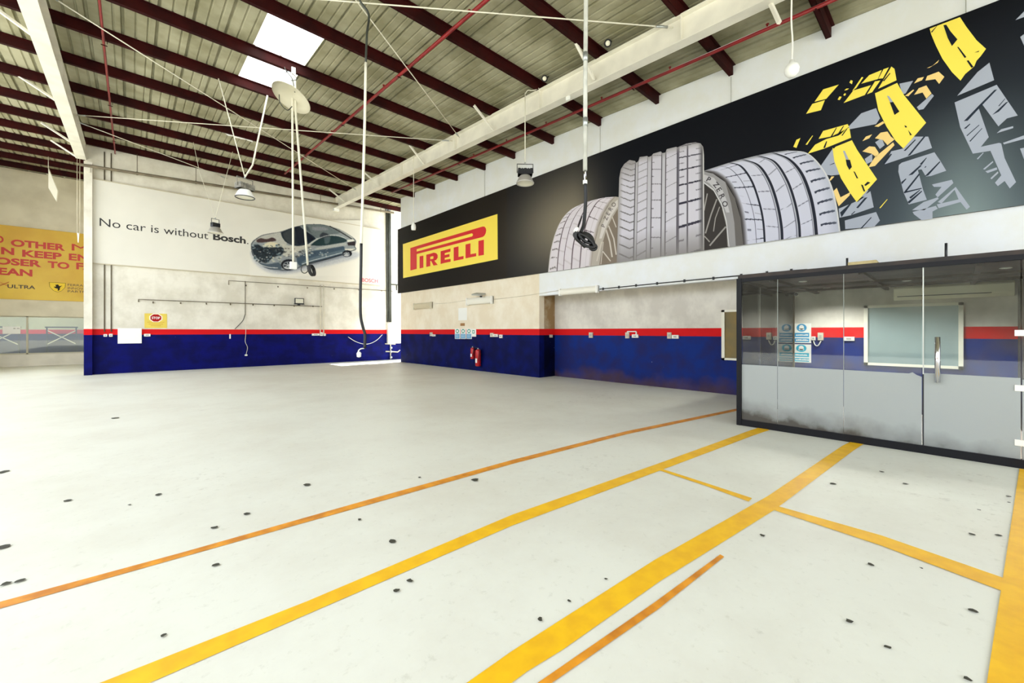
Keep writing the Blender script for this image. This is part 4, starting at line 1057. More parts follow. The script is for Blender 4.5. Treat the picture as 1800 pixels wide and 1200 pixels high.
wall_box(548, 586, 561, 589.5, 'wall_socket', WHITEP, 'long low white socket strip below the pale conduits', 'socket', 'sockets on the dado', face='rocker')
wall_box(562, 584, 567, 590, 'wall_switch', WHITEP, 'white switch ending the pale conduits, next to the socket strip', 'switch', 'sockets on the dado', face='rocker')
wall_box(568.5, 586, 572, 590, 'wall_switch', WHITEP, 'tiny white switch at the end of the socket strip row', 'switch', 'sockets on the dado', face='rocker')
wall_box(403, 587, 405.5, 595, 'cable_end', WHITEP, 'white cable end hanging on the blue dado below the curled cable', 'cable', depth=.03)
# yellow stop notice
a, b = PY(254, 550.5, YB), PY(293.5, 576.5, YB)
t = thing('stop_notice', ((a.x + b.x) / 2, YB, b.z), 'yellow notice with a red stop octagon above the red stripe', 'notice')
MB().box((a.x, YB - .012, b.z), (b.x, YB, a.z)).build('card', YELSIGN, t)
cx, cz = a.x + (b.x - a.x) * .5, lerp(a.z, b.z, .3); T = Pic()
def oct_(r, l): return [Vector((cx + r * 1.15 * math.cos(math.pi / 8 + k * math.pi / 4), YB - .012 - .002 * l, cz + r * math.sin(math.pi / 8 + k * math.pi / 4))) for k in range(8)]
T.c((246, 236, 214)).poly(oct_(.18, 1)); T.c((168, 20, 22)).poly(oct_(.15, 2)); T.build('octagon', t)
T = MB(); text_on(T, 'STOP', (cx - .12, YB - .019, cz - .045), u, v, .24, .09, .02); T.build('lettering', PAPER, t)
T = MB()
for k, ww in enumerate((.5, .42, .3)): T.box((cx - ww / 2, YB - .015, lerp(a.z, b.z, .62 + .12 * k)), (cx + ww / 2, YB - .0125, lerp(a.z, b.z, .62 + .12 * k) + .02))
T.build('text_lines', mat('ochre_ink', (206, 160, 40), .5), t)

# ------------------------------------------------------------------ far corner: pipes, panel box, valves
t = thing('riser_pipes', W(686, 560), 'bundle of dark riser pipes in the far corner above the white panel box', 'pipe')
for k, dx in enumerate((-.1, 0, .09)):
    p = W(686, 345); q = W(686, 566); MB().tube([(p.x + dx - .12, WY - .04 * (k % 2), p.z + .1), (p.x + dx - .06, WY - .04 * (k % 2), q.z)], .045, 10).build('pipe', DARKPIPE, t)
p = W(684, 300); MB().tube([(p.x - .15, WY, 7.1), (p.x - .15, WY, 8.0)], .03, 8).build('upper_pipe', BROWNPIPE, t)
p = W(690, 500); MB().tube([p - Vector((.2, 0, 0)), p + Vector((.5, 0, .02))], .03, 8).tube([p + Vector((.25, 0, 0)), p + Vector((.25, 0, -.3))], .03, 8).build('branch_pipe', DARKPIPE, t)
p = W(687, 350); MB().box((p.x - .25, WY - .08, p.z - .12), (p.x + .5, WY + .02, p.z)).build('clamp_bar', BROWNPIPE, t)
a, b = PY(681.5, 568.5, YB - .12), PY(703.5, 603, YB - .12)
t = thing('panel_box', ((a.x + b.x) / 2, YB, b.z), 'white electrical panel box in the far corner', 'electrical panel')
MB().box((a.x, YB - .2, b.z), (b.x, YB, a.z)).build('case', WHITEP, t, bevel=.015)
MB().box((a.x + .05, YB - .215, b.z + .05), (b.x - .05, YB - .2, a.z - .05)).build('door', PAPER, t, bevel=.006)
MB().box((b.x - .1, YB - .23, (a.z + b.z) / 2 - .05), (b.x - .07, YB - .215, (a.z + b.z) / 2 + .05)).build('latch', GREYP, t)
t = thing('valve_cluster', W(686, 632), 'white pipes and valve handles below the panel box', 'valves')
c = W(686.5, 617)
MB().tube([W(686.5, 603), W(686.5, 631)], .03, 8).build('standpipe', OFFW, t)
MB().tube([W(678, 617.5), W(692, 618), W(699, 618.5), W(703, 615)], .035, 8).build('cross_pipe', OFFW, t)
MB().tube([W(677, 604), W(695, 604.5)], .03, 8).build('upper_pipe', OFFW, t)
for px, py in ((686.5, 611), (686.5, 618), (686.5, 628)):
    p = W(px, py); MB().lathe([(.002, 0), (.07, 0), (.07, .03), (.002, .03)], p + Vector((0, -.05, 0)), (0, -1, 0), 12).build('valve', STEEL, t)
one(MB().tube(spline([W(612, 592), (W(625, 600)), W(640, 604.5), W(652, 603), W(663, 597), W(672, 588)], 5), .014, 6), 'looped_hose', WHITEP, 'white hose sagging in an arc on the blue dado near the far corner', 'hose')

# ------------------------------------------------------------------ fittings on the billboard wall
def luminaire(px0, py0, px1, py1, label, X=XR, m=WHITEP, grp='tube lights on the billboard wall'):
    a, b = PX(px0, py0, X), PX(px1, py1, X); z1, z0 = max(a.z, b.z), min(a.z, b.z); z1 = a.z; z0 = b.z
    t = thing('tube_light', (X, (a.y + b.y) / 2, z0), label, 'light', grp)
    MB().box((X - .05, a.y, z0 + .03), (X, b.y, z1)).build('batten', m, t, bevel=.008)
    y0, y1 = min(a.y, b.y) + .03, max(a.y, b.y) - .03; zc_ = z0 + .03; pts = []
    n = 10; M_ = MB(); vs = []
    for yy in (y0, y1):
        for k in range(n + 1):
            an = math.pi * k / n; vs.append((X - .05 - .07 * math.sin(an), yy, (z0 + z1) / 2 + (z1 - z0) * .45 * math.cos(an)))
    M_.add(vs, [(k, k + 1, n + 2 + k, n + 1 + k) for k in range(n)] + [tuple(range(n + 1)), tuple(range(n + 1, 2 * n + 2))]); M_.build('diffuser', mat('opal_' + m.name, (238, 234, 220) if m is WHITEP else (204, 192, 162), .35), t)
    for yy in (y0, y1): MB().box((X - .125, yy - .03, z0 - .005), (X, yy + .03, z1 + .005)).build('end_cap', m, t, bevel=.01)
    return t
luminaire(730, 533.5, 761, 542, 'yellowed tube light nearest the far corner', m=OFFW)
luminaire(823, 524.5, 868, 533.5, 'white tube light below the angled floodlight')
luminaire(986, 508, 1053.5, 514.5, 'longest white tube light on the edge above the recess')
p = PX(841, 517, XR - .15); t = thing('floodlight', PX(841, 521, XR), 'slim floodlight tilted on a bracket above the middle tube light', 'floodlight')
MB().add([p + Vector((-.12, .28, .02)), p + Vector((-.12, -.28, -.04)), p + Vector((.12, -.28, .03)), p + Vector((.12, .28, .09)), p + Vector((-.12, .28, -.03)), p + Vector((-.12, -.28, -.09)), p + Vector((.12, -.28, -.02)), p + Vector((.12, .28, .04))], [(0,1,2,3),(7,6,5,4),(0,4,5,1),(1,5,6,2),(2,6,7,3),(3,7,4,0)]).build('housing', GREYP, t)
MB().tube([p, Vector((XR, p.y, p.z - .12))], .02, 6).tube([Vector((XR - .03, p.y, p.z - .12)), Vector((XR, p.y, p.z - .12))], .06, 10).build('bracket', BLACK, t)
a = PX(762, 534, XR - .01); b = PX(823, 527, XR - .01); c = PX(868, 526, XR - .01); d_ = PX(985, 510, XR - .01)
one(MB().tube(spline([a, a.lerp(b, .5) - Vector((0, 0, .03)), b], 4), .008, 6), 'lighting_cable', OFFW, 'cable linking the yellowed tube light to the middle one', 'cable')
one(MB().tube(spline([c, c.lerp(d_, .5) - Vector((0, 0, .02)), d_], 4), .008, 6), 'lighting_cable', OFFW, 'cable linking the middle tube light to the longest one', 'cable')
pts = [PX(1054, 508, XR - .015), PX(1150, 498.5, XR - .015), PX(1250, 489, XR - .015), PX(1400, 475, XR - .015), PX(1418, 473.5, XR - .015), PX(1432, 478, XR - .05), PX(1445, 486, XR - .2)]
t = thing('black_cable', pts[0], 'black clipped cable running along the wall edge to the glass booth', 'cable')
MB().tube(pts, .013, 8).build('cable', RUBBER, t)
for px, py in ((1060, 507.5), (1088, 504.5), (1118, 501.5), (1155, 498), (1203, 493.5), (1254, 489), (1303, 484), (1348, 479.5), (1391, 475.5)):
    p = PX(px, py, XR - .015); MB().box((p.x - .015, p.y - .02, p.z - .035), (XR, p.y + .02, p.z + .035)).build('clip', RUBBER, t)

wall_box(757, 584, 761, 590.5, 'wall_switch', OFFW, 'beige switch on the dado nearest the far corner end of the billboard wall', 'switch', 'sockets on the billboard wall', plane='X', v=XR, face='rocker')
wall_box(760.5, 587.5, 766, 591, 'wall_socket', WHITEP, 'white socket touching the beige switch nearest the far corner', 'socket', 'sockets on the billboard wall', plane='X', v=XR, face='rocker')
wall_box(863, 585, 868.5, 592, 'wall_switch', OFFW, 'beige isolator to the fire extinguisher side of the recess corner', 'switch', 'sockets on the billboard wall', plane='X', v=XR, face='rocker')
wall_box(868.5, 587, 876, 592, 'wall_socket', WHITEP, 'white socket fixed beside the beige isolator', 'socket', 'sockets on the billboard wall', plane='X', v=XR, face='rocker')
wall_box(879, 588, 884, 594, 'wall_socket', WHITEP, 'small white socket last in the row past the beige isolator', 'socket', 'sockets on the billboard wall', plane='X', v=XR, face='rocker')
# notices
wall_box(806, 541.5, 821, 562.5, 'paper_notice', PAPER, 'blank white paper sheet above the safety notices', 'notice', 'notices on the billboard wall', depth=.01, plane='X', v=XR, bev=0)
t = wall_box(809.5, 568, 817, 572.5, 'name_plate', mat('plate_brown', (156, 112, 62), .5), 'tiny brown plate between the paper sheet and the safety notices', 'plate', depth=.01, plane='X', v=XR, bev=0)
def safety(px0, py0, px1, py1, label, X, kind, grp, blue=BLUEINK, name='safety_notice'):
    a, b = PX(px0, py0, X), PX(px1, py1, X); z1 = a.z; z0 = b.z; y0, y1 = a.y, b.y; w_ = abs(y1 - y0); h_ = z1 - z0; f = X - .012; up_ = -1 if y1 < y0 else 1
    t = thing(name, (X, (y0 + y1) / 2, z0), label, 'notice', grp)
    MB().box((f, y0, z0), (X, y1, z1)).build('card', PAPER, t)
    def R(u0, v0, u1, v1, l=1): return [Vector((f - .0015 * l, lerp(y0, y1, uu), lerp(z1, z0, vv))) for uu, vv in ((u0, v0), (u1, v0), (u1, v1), (u0, v1))]
    def disc(cu, cv, ru, rv, l): return [Vector((f - .0015 * l, lerp(y0, y1, cu + ru * math.cos(q)), lerp(z1, z0, cv + rv * math.sin(q)))) for q in [k * math.tau / 24 for k in range(24)]]
    if kind == 'big':
        MB().poly(disc(.5, .22, .27, .2, 1)).build('roundel', blue, t)
        g = MB(); g.poly(disc(.5, .2, .13, .12, 2)); g.poly(R(.36, .26, .64, .33, 2)); g.build('pictogram', PAPER, t)
        MB().poly(R(.1, .48, .9, .7)).poly(R(.1, .76, .9, .95)).build('text_band', blue, t)
        g = MB(); rr = random.Random(int(px0 + py0))
        for row, lo, hi in ((.59, .2, .8), (.855, .2, .82)):
            uu = lo
            while uu < hi:
                ww = rr.uniform(.03, .09); g.poly(R(uu, row - rr.uniform(.02, .05), uu + ww, row + .035, 2)); uu += ww + .015
        g.build('text_marks', PAPER, t)
    elif kind == 'small':
        MB().poly(disc(.5, .24, .34, .2, 1)).build('roundel', GREENINK, t); MB().poly(disc(.5, .24, .2, .1, 2)).build('pictogram', PAPER, t)
        MB().poly(R(.08, .5, .92, .96)).build('text_band', blue, t)
        g = MB()
        for k in range(3): g.poly(R(.2, .58 + .12 * k, .8, .61 + .12 * k, 2))
        g.build('text_marks', PAPER, t)
    else:
        MB().poly(R(.15, .15, .7, .6)).build('green_square', GREENINK, t)
        MB().poly(R(.3, .25, .55, .5, 2)).build('pictogram', PAPER, t)
    return t
for k, (x0, x1, lab) in enumerate(((800, 808.8, 'blue and white safety notice nearest the far corner in its row'), (810, 819, 'middle blue and white safety notice under the tiny brown plate'), (820.3, 829.3, 'blue and white safety notice right beside the small green one'))):
    safety(x0, 577.5, x1, 595.5, lab, XR, 'small', 'safety notices over the extinguishers')
safety(829.6, 578, 837, 591.5, 'small white notice with a green square at the end of the row', XR, 'sq', 'safety notices over the extinguishers')

def extinguisher(y, z0, h, r, label):
    x = XR - r - .03; c = Vector((x, y, z0))
    t = thing('fire_extinguisher', c, label, 'fire extinguisher', 'fire extinguishers')
    hb = h * .8
    MB().lathe([(.001, 0), (r * .85, 0), (r, .02), (r, hb - r * .7), (r * .9, hb - r * .35), (r * .6, hb - r * .1), (.025, hb), (.001, hb)], c, n=20).build('cylinder', EXTRED, t)
    MB().lathe([(.025, hb - .01), (.03, hb + .03), (.022, hb + .05), (.001, hb + .05)], c, n=12).build('valve', STEEL, t)
    MB().bar(c + Vector((-.02, 0, hb + .06)), c + Vector((-.14, .04, hb + .1)), .02, .012).bar(c + Vector((-.02, 0, hb + .04)), c + Vector((-.12, .04, hb + .04)), .02, .012).build('handle', BLACK, t)
    MB().tube(spline([c + Vector((0, -.02, hb + .03)), c + Vector((-.03, -r - .03, hb - .02)), c + Vector((-.05, -r - .02, hb * .6)), c + Vector((-.06, -r * .9, hb * .3))], 5), .011, 8).build('hose', RUBBER, t)
    n = 8; vs = []
    for zz in (hb * .2, hb * .46):
        for k in range(n + 1):
            an = math.pi * (.62 + .55 * k / n); vs.append(c + Vector(((r + .002) * math.cos(an), (r + .002) * math.sin(an), zz)))
    MB().add(vs, [(k, k + 1, n + 2 + k, n + 1 + k) for k in range(n)]).build('label_patch', PAPER, t)
    MB().box((x + r - .01, y - .04, z0 + hb * .6), (XR, y + .04, z0 + hb * .75)).box((x + r - .01, y - .02, z0 + hb * .2), (XR, y + .02, z0 + hb * .25)).build('bracket', BLACK, t)
extinguisher(12.58, .2, .82, .105, 'large red fire extinguisher with a white label on the dado')
extinguisher(12.95, .46, .56, .085, 'smaller red fire extinguisher beside the large one')

# recess fittings
def sock(px0, py0, px1, py1, lab, m=OFFW, cat='socket', nm='wall_socket'): return wall_box(px0, py0, px1, py1, nm, m, lab, cat, 'sockets in the recess', plane='X', v=XRC, face='rocker')
a = PY(965.5, 588, 9.45); b = PY(970, 593, 9.45); t = thing('wall_socket', ((a.x + b.x) / 2, 9.45, b.z), 'small grey socket on the short return wall of the recess', 'socket', 'sockets in the recess')
MB().box((a.x, 9.41, b.z), (b.x, 9.45, a.z)).build('plate', OFFW, t, bevel=.005)
sock(1036.5, 584, 1043, 593.5, 'lone beige isolator in the recess nearest its corner', cat='switch', nm='wall_switch')
sock(1100.5, 584, 1107, 594.5, 'beige isolator with a white bent trunking above it', cat='switch', nm='wall_switch')
sock(1112, 587.5, 1123, 593.5, 'white double socket fed by the white bent trunking', WHITEP)
sock(1174, 584, 1181, 595, 'beige isolator nearest the brown window', cat='switch', nm='wall_switch')
sock(1182, 588.5, 1194, 595, 'white double socket nearest the brown window', WHITEP)
p = [PX(1103, 584, XRC - .02), PX(1103, 582.5, XRC - .02), PX(1118.5, 582.5, XRC - .02), PX(1118.5, 588, XRC - .02)]
t = thing('trunking', p[0], 'bent white trunking over the beige isolator in the recess', 'trunking')
for a, b in zip(p, p[1:]): MB().bar(a, b, .03, .03, up=(1, 0, 0)).build('run', WHITEP, t)
# brown window beside the booth
a, b = PX(1269.5, 545, XRC), PX(1269.5, 632, XRC)
wz1, wz0 = a.z, b.z; y0 = a.y; y1 = 3.0
f = MB().box((XRC - .05, y0, wz0), (XRC, y0 - .07, wz1)).box((XRC - .05, y1, wz0), (XRC, y1 + .07, wz1)).box((XRC - .05, y0, wz1 - .05), (XRC, y1, wz1)).box((XRC - .05, y0, wz0), (XRC, y1, wz0 + .05))
w4 = struct(f, 'window_4', FRAMEW)
MB().box((XRC - .02, y0 - .06, wz0 + .05), (XRC - .005, y1 + .06, wz1 - .05)).build('pane', BROWNB, w4)

# ------------------------------------------------------------------ glass booth
BXF = 7.4; BYL = 2.47; BYR = -0.78; BZ = 2.42
bo = thing('glass_booth', (BXF, BYL, 0), 'glass walled booth with black frame and frosted lower panes', 'booth')
MB().box((BXF - .03, BYR, 0), (BXF + .03, BYL, .1)).build('bottom_rail', DARKFRAME, bo)
MB().box((BXF - .03, BYL - .06, 0), (XRC, BYL, .1)).build('bottom_rail', DARKFRAME, bo)
MB().box((BXF - .03, BYR, BZ - .06), (BXF + .03, BYL, BZ)).build('top_rail', DARKFRAME, bo)
MB().box((BXF - .03, BYL - .06, BZ - .06), (XRC, BYL, BZ)).build('top_rail', DARKFRAME, bo)
MB().box((BXF - .04, BYL - .07, 0), (BXF + .03, BYL, BZ)).build('post', DARKFRAME, bo)
MB().box((XRC - .04, BYL - .05, 0), (XRC, BYL, BZ)).build('post', mat('brown_post', (96, 84, 66), .5), bo)
MB().box((BXF - .02, BYR, 0), (BXF + .03, BYR + .06, BZ)).build('post', DARKFRAME, bo)
MB().box((BXF + .03, BYR, BZ - .03), (XR, BYL, BZ + .06)).build('roof_panel', BOOTHTOP, bo)
MB().box((XR, BYR, BZ + .0), (XRC, BYL, BZ + .06)).build('roof_panel', BOOTHTOP, bo)
for Yv in (2.0, .9, -.2):
    MB().box((BXF + .1, Yv - .03, BZ - .075), (XRC - .05, Yv + .03, BZ - .03)).build('roof_joist', BOOTHTOP, bo)
MB().box((8.6, BYR + .1, BZ - .1), (8.66, BYL - .1, BZ - .06)).box((9.6, BYR + .1, BZ - .1), (9.66, BYL - .1, BZ - .06)).build('cable_tray', BOOTHTOP, bo)
cuts = [BYL - .07, PX(1367, 600, BXF).y, PX(1483, 600, BXF).y, .29]
FZ = 1.005
for k in range(3):
    a, b = cuts[k] - .004, cuts[k+1] + .004
    g = MB().box((BXF - .005, b, .1), (BXF + .005, a, BZ - .06)).build('glass_pane', GLASSD, bo)
for k in range(2):
    MB().box((BXF - .008, cuts[k+1] + .002, .1), (BXF - .0055, cuts[k] - .002, FZ)).build('frosted_film', FILM, bo, 'frosted film across the lower half of the glass')
zz = [PX(*p, BXF).z for p in ((1598, 651), (1604, 654), (1612, 659), (1621, 662))]
yy = [PX(*p, BXF).y for p in ((1598, 651), (1604, 654), (1612, 659), (1621, 662))]
fp = [(cuts[2] - .002, .1), (cuts[2] - .002, FZ), (yy[0], FZ), (yy[1], zz[1]), (yy[2], zz[2]), (cuts[3] + .004, zz[3]), (cuts[3] + .004, .1)]
MB().prism([Vector((BXF - .008, y, z)) for y, z in fp], (.0025, 0, 0)).build('frosted_film', FILM, bo, 'frosted film with a peeled upper corner')
for yv in cuts[1:3]: MB().box((BXF - .006, yv - .0025, FZ), (BXF + .006, yv + .0025, BZ - .06)).build('glass_joint', mat('silicone_grey', (160, 166, 160), .4), bo)
# door
dy0, dy1 = .275, -.50
dr = MB().box((BXF - .006, dy1, .1), (BXF + .006, dy0, BZ - .06)).build('glass_door', GLASSD, bo, 'glass door with a chrome pull bar')
MB().box((BXF - .009, dy1, .1), (BXF - .0065, dy0, FZ + .015)).build('frosted_film', FILM, dr)
MB().box((BXF - .01, dy0, FZ), (BXF + .01, dy0 + .012, BZ - .06)).build('edge_strip', mat('silicone', (200, 204, 198)), dr)
MB().box((BXF - .01, dy0, .1), (BXF + .01, dy0 + .014, FZ)).build('edge_seal', BLACK, dr)
hy = PX(1648, 600, BXF - .06).y; hz1, hz0 = PX(1648, 592, BXF - .06).z, PX(1648, 672, BXF - .06).z
MB().tube([(BXF - .06, hy, hz0), (BXF - .06, hy, hz1)], .026, 12).tube([(BXF + .05, hy, hz0), (BXF + .05, hy, hz1)], .015, 12).tube([(BXF - .06, hy, hz0 + .08), (BXF + .05, hy, hz0 + .08)], .009, 8).tube([(BXF - .06, hy, hz1 - .08), (BXF + .05, hy, hz1 - .08)], .009, 8).build('pull_handle', CHROME, dr, 'vertical chrome pull bar')
for zc_ in (1.53, .905, .285):
    h_ = MB().box((BXF - .022, dy1 - .07, zc_ - .035), (BXF - .008, dy1 + .045, zc_ + .035)); h_.build('hinge', WHITEP, dr, bevel=.004)
MB().box((BXF - .005, BYR + .06, .1), (BXF + .005, dy1 - .01, BZ - .06)).build('glass_pane', GLASSD, bo)
MB().box((BXF - .008, BYR + .06, .1), (BXF - .0055, dy1 - .012, FZ)).build('frosted_film', FILM, bo)
# return side of glass
for a, b in ((BXF + .03, 8.5), (8.51, 9.6), (9.61, XRC - .04)):
    MB().box((a, BYL - .035, .1), (b, BYL - .025, BZ - .06)).build('glass_pane', GLASSD, bo)
MB().box((BXF + .03, BYL - .024, .1), (XRC - .04, BYL - .022, FZ)).build('frosted_film', FILM, bo)
MB().box((BXF + .06, BYR, 0), (XRC, BYR + .08, BZ)).build('end_wall', mat('booth_end', (92, 88, 78), .5, var=.3), bo)
for (px, py0, py1) in ((1489, 456, 475), (1663, 430, 456)):
    p = PX(px, py1, BXF + .05); q = PX(px, py0, BXF + .05); MB().tube([(p.x, p.y, BZ), (q.x, q.y, q.z + .02)], .013, 8).build('threaded_rod', BLACK, bo)
p = PX(1512, 470, BXF + .1); MB().box((BXF + .02, PX(1490, 470, BXF).y, BZ + .06), (BXF + .3, PX(1540, 470, BXF).y, BZ + .1)).build('timber_batten', mat('pale_timber', (206, 186, 132), .6, var=.2), bo)

for k, (lx, ly) in enumerate(((8.3, 1.75), (9.4, .55), (8.5, -.45), (9.9, 1.7))):
    MB().lathe([(.055, 0), (.06, -.006), (.04, -.012), (.001, -.012)], (lx, ly, BZ - .03), n=16).build('downlight', PAPER, bo)
    pl = bpy.data.lights.new('downlight_lamp', 'SPOT'); pl.energy = 42; pl.spot_size = 2.7; pl.spot_blend = .6; pl.shadow_soft_size = .04; pl.color = (1, .97, .92)
    po = bpy.data.objects.new('downlight_lamp', pl); COL.objects.link(po); po.location = (lx, ly, BZ - .1)

# things inside the booth
a, b = PX(1521.5, 536.5, XRC), PX(1693.5, 646.5, XRC)
y0, y1 = a.y + .02, b.y; z1, z0 = 2.06, .88
f = MB()
for (ya, yb, za, zb) in ((y0, y0 - .06, z0, z1), (y1 + .06, y1, z0, z1), (y0, y1, z1 - .05, z1), (y0, y1, z0, z0 + .05)): f.box((XRC - .06, yb, za), (XRC, ya, zb))
w3 = struct(f, 'window_3', FRAMEW)
MB().box((XRC - .025, y1 + .06, z0 + .05), (XRC - .012, y0 - .06, z1 - .05)).build('pane', GLASSTINT, w3)
ym = lerp(y0, y1, .62); MB().box((XRC - .04, ym - .015, z0 + .05), (XRC - .012, ym + .015, z1 - .05)).build('glazing_bar', mat('glazing_bar_grey', (150, 170, 168), .4), w3)
ac0, ac1 = .80, -.66; az0, az1 = 2.13, 2.385; ax = XRC - .21
ac = thing('air_conditioner', (XRC, 0, az0), 'long white air conditioner above the window inside the booth', 'air conditioner')
pr_ = [(XRC, az0 + .02), (ax + .05, az0), (ax, az0 + .07), (ax - .01, az1 - .04), (ax + .03, az1), (XRC, az1)]
MB().prism([Vector((x, ac0, z)) for x, z in pr_], (0, ac1 - ac0, 0)).build('case', mat('ac_plastic', (232, 226, 200), .4), ac, bevel=.01)
MB().box((ax - .004, ac1 + .25, az0 + .062), (ax + .02, ac0 - .05, az0 + .075)).build('louvre', DARKPIPE, ac)
MB().box((ax - .012, ac1 + .04, az1 - .045), (ax + .02, ac0 - .04, az1 - .038)).build('panel_line', mat('ac_line', (190, 184, 160), .5), ac)
MB().tube([(XRC - .1, ac0 + .01, az1), (XRC - .1, ac0 + .01, az1 + .03)], .04, 10).build('pipe_stub', GREYP, ac)
safety(1393, 568.5, 1426, 603, 'upper blue and white safety notice on the booth back wall', XRC, 'big', 'safety notices inside the booth')
safety(1392, 604.5, 1426, 637.5, 'lower cyan and white safety notice on the booth back wall', XRC, 'big', 'safety notices inside the booth', blue=CYANINK)
def bsock(px0, py0, px1, py1, lab, m=WHITEP, cat='socket', nm='wall_socket'): return wall_box(px0, py0, px1, py1, nm, m, lab, cat, 'sockets inside the booth', plane='X', v=XRC, face='rocker')
bsock(1438, 584.5, 1448, 598, 'beige isolator inside the booth with a white cable loop', OFFW, 'switch', 'wall_switch')
bsock(1427, 591, 1434, 598, 'white socket half hidden behind the booth safety notices')
bsock(1483, 591.5, 1502.5, 599, 'white double socket inside the booth beside the window')
one(MB().tube(spline([PX(1430, 599, XRC - .03), PX(1433, 606, XRC - .04), PX(1438, 607, XRC - .04), PX(1443, 599, XRC - .03)], 6), .011, 8), 'loop_cable', WHITEP, 'white cable loop between the two sockets inside the booth', 'cable')
c = PX(1397, 516, XRC - .12)
t = thing('security_camera', (XRC, c.y, c.z), 'small dome camera inside the booth above the safety notices', 'camera')
MB().box((XRC - .03, c.y - .05, c.z - .05), (XRC, c.y + .05, c.z + .05)).build('mount', WHITEP, t, bevel=.01)
MB().tube([(XRC - .03, c.y, c.z), (c.x - .08, c.y - .04, c.z - .02)], .035, 12).build('body', WHITEP, t)
MB().lathe([(.001, 0), (.03, 0), (.034, .02), (.03, .03)], (c.x - .1, c.y - .05, c.z - .025), (1, .3, .1), 12).build('lens', BLACK, t)

# ------------------------------------------------------------------ lamps and cables hanging from the roof
def highbay(c, label, body_m, shade_m, ropes, R=.215, box_yaw=0.4, bs=1.0):
    """reflector lamp: c is the middle of the rim"""
    c = Vector(c); t = thing('high_bay_lamp', c, label, 'lamp', 'high bay lamps')
    MB().lathe([(R, 0), (R + .012, .005), (R * .98, .03), (R * .72, .15), (R * .55, .19), (R * .3, .2), (.001, .2)], c, n=28).build('reflector', shade_m, t)
    MB().lathe([(R + .008, -.012), (R + .014, .004), (R - .005, .012), (R - .01, -.01), (R + .008, -.012)], c, n=28).build('rim', BLACK if shade_m is PAPER else shade_m, t)
    MB().lathe([(.001, .012), (R * .6, .01), (R - .006, .004)], c, n=24).build('lens', LENS, t)
    h = MB(); cs, sn = math.cos(box_yaw), math.sin(box_yaw); ex = Vector((cs, sn, 0)); ey = Vector((-sn, cs, 0))
    for k in range(5):
        o = c + ex * (.075 * bs * (k - 2)); hw = .012 if k % 2 else .03
        q = [o + ex * a * hw + ey * b * .12 * bs + Vector((0, 0, z)) for z in (.2, .34) for a, b in ((-1, -1), (1, -1), (1, 1), (-1, 1))]
        h.add(q, [(0,3,2,1),(4,5,6,7),(0,1,5,4),(1,2,6,5),(2,3,7,6),(3,0,4,7)])
    q = [c + ex * a * .18 * bs + ey * b * .11 * bs + Vector((0, 0, z)) for z in (.2, .33) for a, b in ((-1, -1), (1, -1), (1, 1), (-1, 1))]
    h.add(q, [(0,3,2,1),(4,5,6,7),(0,1,5,4),(1,2,6,5),(2,3,7,6),(3,0,4,7)]); h.build('ballast_housing', body_m, t)
    y = MB().tube([c + ex * .2 * bs + Vector((0, 0, .26)), c + ex * .2 * bs + Vector((0, 0, .48)), c - ex * .2 * bs + Vector((0, 0, .48)), c - ex * .2 * bs + Vector((0, 0, .26))], .012, 6); y.build('yoke', body_m, t)
    top = c + Vector((0, 0, .48)); MB().tube([top, top + Vector((0, 0, .05))], .02, 8).build('hook', STEEL, t)
    for pts, r in ropes: MB().tube([top + Vector((0, 0, .04))] + [Vector(p) for p in pts], r, 6).build('suspension_cord', ROPE, t)
    return t
GREYB = mat('lamp_grey_body', (150, 146, 134), .5, var=.3, scale=9)
Yp = 12.28
highbay(PY(430.5, 347, Yp), 'white high bay lamp on two white ropes below the skylight', GREYB, PAPER, [([PY(384, 138, Yp)], .012), ([PY(444, 290, Yp), PY(470, 168, Yp)], .022)], R=.21)
Yp = 17.67
highbay(PY(378.5, 409, Yp), 'small far high bay lamp hanging in front of the slogan', BLACK, ALUM, [([PY(350, 300, Yp), (PY(340, 280, Yp).x, Yp, zp(Yp))], .007), ([(PY(409, 262, Yp).x, Yp, zp(Yp))], .009)], R=.22, bs=.62)
c = PX(923, 322, 7.28)
highbay(c, 'black-bodied high bay lamp hanging before the black billboard', BLACK, ALUM, [([(c.x, c.y, zp(c.y) + .02)], .013)], R=.215, box_yaw=-.7)
one(MB().tube(spline([(7.28, c.y, zp(c.y) - .02), (7.28, c.y - .1, zp(c.y) + .03), (7.3, c.y - .25, zp(c.y) - .03), (7.37, c.y - .4, zp(c.y) - .01)], 6), .01, 6), 'hook_cable', ROPE, 'short curled cable hooking a lamp cord to the rafter', 'cable')

c = PX(727, 398, 7.3); t = thing('pendant_socket', c, 'white pendant lamp socket on a cord before the yellow logo', 'lamp', 'pendant lamps')
MB().lathe([(.001, -.12), (.075, -.12), (.085, -.02), (.07, .07), (.035, .1), (.03, .16), (.001, .16)], c, n=16).build('socket', PAPER, t)
MB().tube([c + Vector((0, 0, .15)), (c.x, c.y, zp(c.y) - .06), (7.395, c.y, zp(c.y) - .01)], .011, 6).build('cord', ROPE, t)
c = PX(1392, 123, 7.4); t = thing('pendant_lamp', c, 'round white pendant lamp against the upper wall above the billboard', 'lamp', 'pendant lamps')
MB().lathe([(.001, -.11), (.05, -.1), (.09, -.05), (.1, .01), (.08, .07), (.04, .1), (.03, .15), (.001, .15)], c, n=20).build('globe', PAPER, t)
MB().tube(spline([c + Vector((0, 0, .14)), PX(1393, 70, 7.4), PX(1391, 35, 7.4), (7.4, c.y, zp(c.y) - .48)], 5), .012, 6).build('cord', WHITEP, t)

